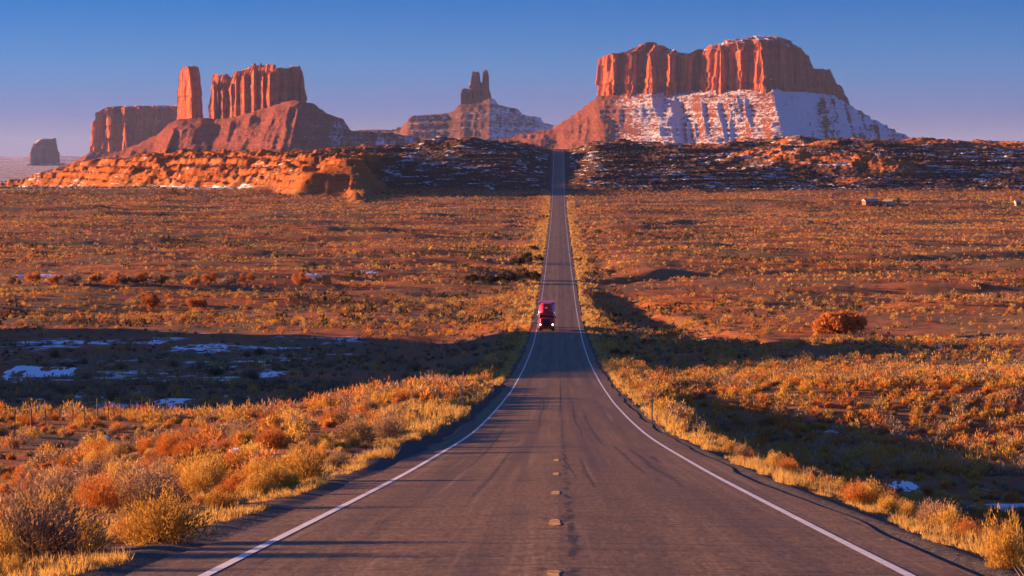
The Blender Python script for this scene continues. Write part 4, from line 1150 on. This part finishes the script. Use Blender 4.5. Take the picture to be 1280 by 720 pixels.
# ------------------------------------------------------------------ truck
def truck():
    Yt = 452.0; Xt = -1.88
    zt = float(road_z(Yt)) - .03
    slope = math.atan(float(road_z(Yt + 4) - road_z(Yt - 4)) / 8)
    o = put("semi_truck", None, None, (Xt, Yt, zt), label="red semi truck with lit headlights driving towards the viewer", cat="truck")
    o.rotation_euler = (slope, 0, 0)
    red = simple("red_truck_paint", (0.66, 0.012, 0.008), .35, .4, .06, 2, **{'Coat Weight': .15})
    dred = simple("dark_red_trim", (0.22, 0.010, 0.012), .4, .5, .08, 2)
    wht = simple("white_roof_edge", (0.78, 0.76, 0.74), .4, .4, .05, 2)
    dark = simple("black_rubber", (0.020, 0.020, 0.020), .8, .3, .2, 8)
    chrome = simple("chrome", (0.75, 0.75, 0.76), .16, .5, .05, 5, Metallic=1.0)
    glass = simple("windscreen_glass", (0.012, 0.012, 0.015), .08, .6, .02, 3)
    grl = simple("grille_mesh", (0.05, 0.035, 0.032), .5, .5, .1, 20, Metallic=.5)
    b = NB("lit_headlight"); em = b.n("ShaderNodeEmission"); em.inputs[0].default_value = (1, .93, .82, 1); em.inputs[1].default_value = 4.0
    b.l(em.outputs[0], b.out.inputs[0]); lamp = b.m
    # front of the truck faces -Y (towards the camera); the nose is at y = 0
    bm = bmesh.new(); add_box(bm, (0, 1.05, 1.45), (2.15, 1.9, 1.25), .14, (.90, .96)); bm_obj("hood", bm, red, o, smooth=True)
    bm = bmesh.new(); add_box(bm, (0, 3.05, 1.75), (2.40, 2.3, 2.15), .10, (.97, .95)); cab = bm_obj("cab", bm, red, o, smooth=True)
    bm = bmesh.new()
    vs_ = [bm.verts.new(p) for p in ((-1.04, 1.80, 2.08), (1.04, 1.80, 2.08), (.98, 2.04, 2.78), (-.98, 2.04, 2.78))]
    vs2 = [bm.verts.new((v.co.x * .99, v.co.y + .12, v.co.z)) for v in vs_]
    bm.faces.new(vs_); bm.faces.new(vs2[::-1])
    for i in range(4): bm.faces.new((vs_[i], vs2[i], vs2[(i + 1) % 4], vs_[(i + 1) % 4]))
    bm_obj("windscreen", bm, glass, o)
    bm = bmesh.new(); add_box(bm, (0, 2.02, 2.84), (2.2, .5, .07), .03); bm_obj("sun_visor", bm, dred, o)
    # roof fairing, swept back and rounded
    bm = bmesh.new()
    prof_ = [(2.0, 2.80), (2.15, 3.3), (2.6, 3.9), (3.2, 4.30), (4.15, 4.46), (4.15, 2.80)]
    rings = []
    for s_, hw in ((-1, 1.0), (-.8, 1.16), (.8, 1.16), (1, 1.0)):
        pass
    for xx, sh in ((-1.22, .95), (-.84, .16), (-.55, 0), (.55, 0), (.84, .16), (1.22, .95)):
        rings.append([bm.verts.new((xx, yy + sh * (1 if j < 5 else 0), zz - (sh * .5 if 0 < j < 5 else 0))) for j, (yy, zz) in enumerate(prof_)])
    for a_, c_ in zip(rings[:-1], rings[1:]):
        for j in range(len(prof_)):
            bm.faces.new((a_[j], c_[j], c_[(j + 1) % 6], a_[(j + 1) % 6]))
    bm.faces.new(rings[0][::-1]); bm.faces.new(rings[-1])
    fair = bm_obj("roof_fairing", bm, red, o)
    # small pale badge plate on the fairing
    bm = bmesh.new(); add_cyl(bm, (0, 2.33, 3.62), (0, 2.27, 3.58), .20, .20, 16); bm_obj("badge", bm, wht, o)
    for sx_ in (-1, 1):
        bm = bmesh.new(); add_cyl(bm, (sx_ * .55, 2.13, 3.22), (sx_ * .55, 1.98, 3.22), .05, .06, 10); bm_obj("marker_lamp", bm, wht, o)
    bm = bmesh.new(); add_box(bm, (0, 11.2, 2.72), (2.58, 12.6, 3.42), .04); tr = bm_obj("trailer", bm, red, o)
    bm = bmesh.new(); add_box(bm, (0, 4.98, 4.52), (2.60, .24, .20), .03); bm_obj("trailer_top_rail", bm, wht, o)
    bm = bmesh.new(); add_box(bm, (0, 4.0, .78), (.95, 7.4, .28)); bm_obj("chassis", bm, dark, o)
    # grille
    bm = bmesh.new(); add_box(bm, (0, .09, 1.36), (1.02, .10, 1.05), .05); g = bm_obj("grille", bm, grl, o)
    bm = bmesh.new()
    for i in range(9): add_box(bm, (-.44 + i * .11, .025, 1.36), (.022, .04, .98))
    bm_obj("grille_bar", bm, dred, g)
    bm = bmesh.new(); add_box(bm, (0, .02, .58), (2.42, .30, .40), .10); bm_obj("bumper", bm, dred, o, smooth=True)
    for sx_ in (-1, 1):
        # fender over the steer wheel
        bm = bmesh.new(); add_box(bm, (sx_ * 1.02, .78, 1.06), (.42, 1.35, .62), .17, (.85, .85)); bm_obj("fender", bm, red, o, smooth=True)
        bm = bmesh.new(); add_box(bm, (sx_ * .98, .03, 1.06), (.34, .14, .30), .05); hl = bm_obj("headlight", bm, chrome, o, smooth=True)
        bm = bmesh.new(); add_cyl(bm, (sx_ * .98, -.02, 1.06), (sx_ * .98, -.07, 1.06), .11, .10, 16); bm_obj("lens", bm, lamp, hl)
        bm = bmesh.new(); add_box(bm, (sx_ * 1.42, 1.95, 2.35), (.20, .12, .75), .05); mi = bm_obj("mirror", bm, chrome, o, smooth=True)
        bm = bmesh.new(); add_cyl(bm, (sx_ * 1.15, 2.1, 2.62), (sx_ * 1.42, 1.97, 2.62), .02, .02, 6); add_cyl(bm, (sx_ * 1.15, 2.1, 2.1), (sx_ * 1.42, 1.97, 2.1), .02, .02, 6); bm_obj("bracket", bm, dark, mi)
        bm = bmesh.new(); add_cyl(bm, (sx_ * 1.24, 4.42, .9), (sx_ * 1.24, 4.42, 4.3), .075, .075, 12); bm_obj("exhaust_stack", bm, chrome, o, smooth=True)
        for yy in (.85, 5.6, 6.9, 15.2, 16.5):
            xx = sx_ * (1.05 if yy < 1 else .98); wd = .30 if yy < 1 else .55
            bm = bmesh.new(); add_cyl(bm, (xx - wd / 2, yy, .51), (xx + wd / 2, yy, .51), .50, .50, 28)
            wh = bm_obj("wheel", bm, dark, o)
            bm = bmesh.new(); add_cyl(bm, (xx + sx_ * (wd / 2 - .01), yy, .51), (xx + sx_ * (wd / 2 + .03), yy, .51), .28, .24, 18); bm_obj("rim", bm, chrome, wh)
truck()

# ------------------------------------------------------------------ houses far up the plain
def house(px, py, Wm, Dm, Hm, wall, roof, label, rz=.3, flat=False):
    x, y, z = at_px(px, py)
    o = put("small_house", None, None, (x, y, z - .1), label=label, cat="house", rotz=rz)
    bm = bmesh.new(); add_box(bm, (0, 0, Hm / 2), (Wm, Dm, Hm)); bm_obj("wall", bm, wall, o)
    bm = bmesh.new()
    ov = .35; hh = Hm * .48
    A = [(-Wm / 2 - ov, -Dm / 2 - ov, Hm - .05), (Wm / 2 + ov, -Dm / 2 - ov, Hm - .05), (Wm / 2 + ov, Dm / 2 + ov, Hm - .05), (-Wm / 2 - ov, Dm / 2 + ov, Hm - .05), (-Wm / 2 - ov, 0, Hm + hh), (Wm / 2 + ov, 0, Hm + hh)]
    v = [bm.verts.new(p) for p in A]
    for f in ((0, 1, 5, 4), (2, 3, 4, 5), (1, 2, 5), (3, 0, 4), (3, 2, 1, 0)): bm.faces.new([v[i] for i in f])
    bm_obj("roof", bm, roof, o)
    dk = M['glassy']
    bm = bmesh.new(); add_box(bm, (Wm * .08, -Dm / 2 - .03, 1.0), (.95, .08, 2.0)); bm_obj("door", bm, M['doorm'], o)
    for xx in (-Wm * .3, Wm * .32):
        bm = bmesh.new(); add_box(bm, (xx, -Dm / 2 - .03, 1.5), (1.1, .08, .95)); bm_obj("window", bm, dk, o)
M['glassy'] = simple("house_window", (0.03, 0.03, 0.035), .15, .5, .05, 3)
M['doorm'] = simple("house_door", (0.16, 0.07, 0.05), .6, .3, .1, 5)
wall_r = simple("red_stucco", (0.30, 0.13, 0.09), .9, .1, .1, 2); wall_w = simple("cream_stucco", (0.46, 0.38, 0.27), .9, .1, .08, 2)
roof_p = simple("pale_roof", (0.44, 0.35, 0.29), .8, .2, .12, 3); roof_y = simple("sandy_roof", (0.46, 0.37, 0.23), .8, .2, .1, 3)
house(1087, 256.5, 7.4, 6.0, 2.3, wall_r, roof_p, "small red-walled house with a pale roof on the distant plain", .25)
house(1110, 257.5, 5.0, 5.0, 2.1, wall_w, roof_y, "small cream house beside the red-walled house on the plain", -.5)
house(1270, 257, 2.6, 3.2, 2.2, wall_w, roof_p, "tiny pale hut on the plain near the right border", .2)
tree("juniper_tree", 1101, 256.5, 8, 6, M['juniper'], "dark juniper between the two small houses", seed=140, nclump=12, per=40)
tree("juniper_tree", 1122, 256.5, 5, 13, M['juniper'], "tall dark juniper right of the cream house", seed=141, nclump=12, per=40)
tree("juniper_tree", 1258, 257, 7, 3, M['juniper'], "low dark juniper beside the tiny pale hut", seed=142, nclump=8, per=30)

# ------------------------------------------------------------------ haze
def haze():
    bm = bmesh.new()
    add_box(bm, (0, 22500, (390 - 48) / 2), (110000, 55000, 390 + 48))
    b = NB("dusk_haze"); v = b.n("ShaderNodeVolumePrincipled")
    v.inputs['Color'].default_value = (0.42, 0.55, 1.0, 1); v.inputs['Density'].default_value = 1.6e-5; v.inputs['Anisotropy'].default_value = 0.0
    b.l(v.outputs[0], b.out.inputs['Volume'])
    bm_obj("haze", bm, b.m, kind='stuff')
haze()
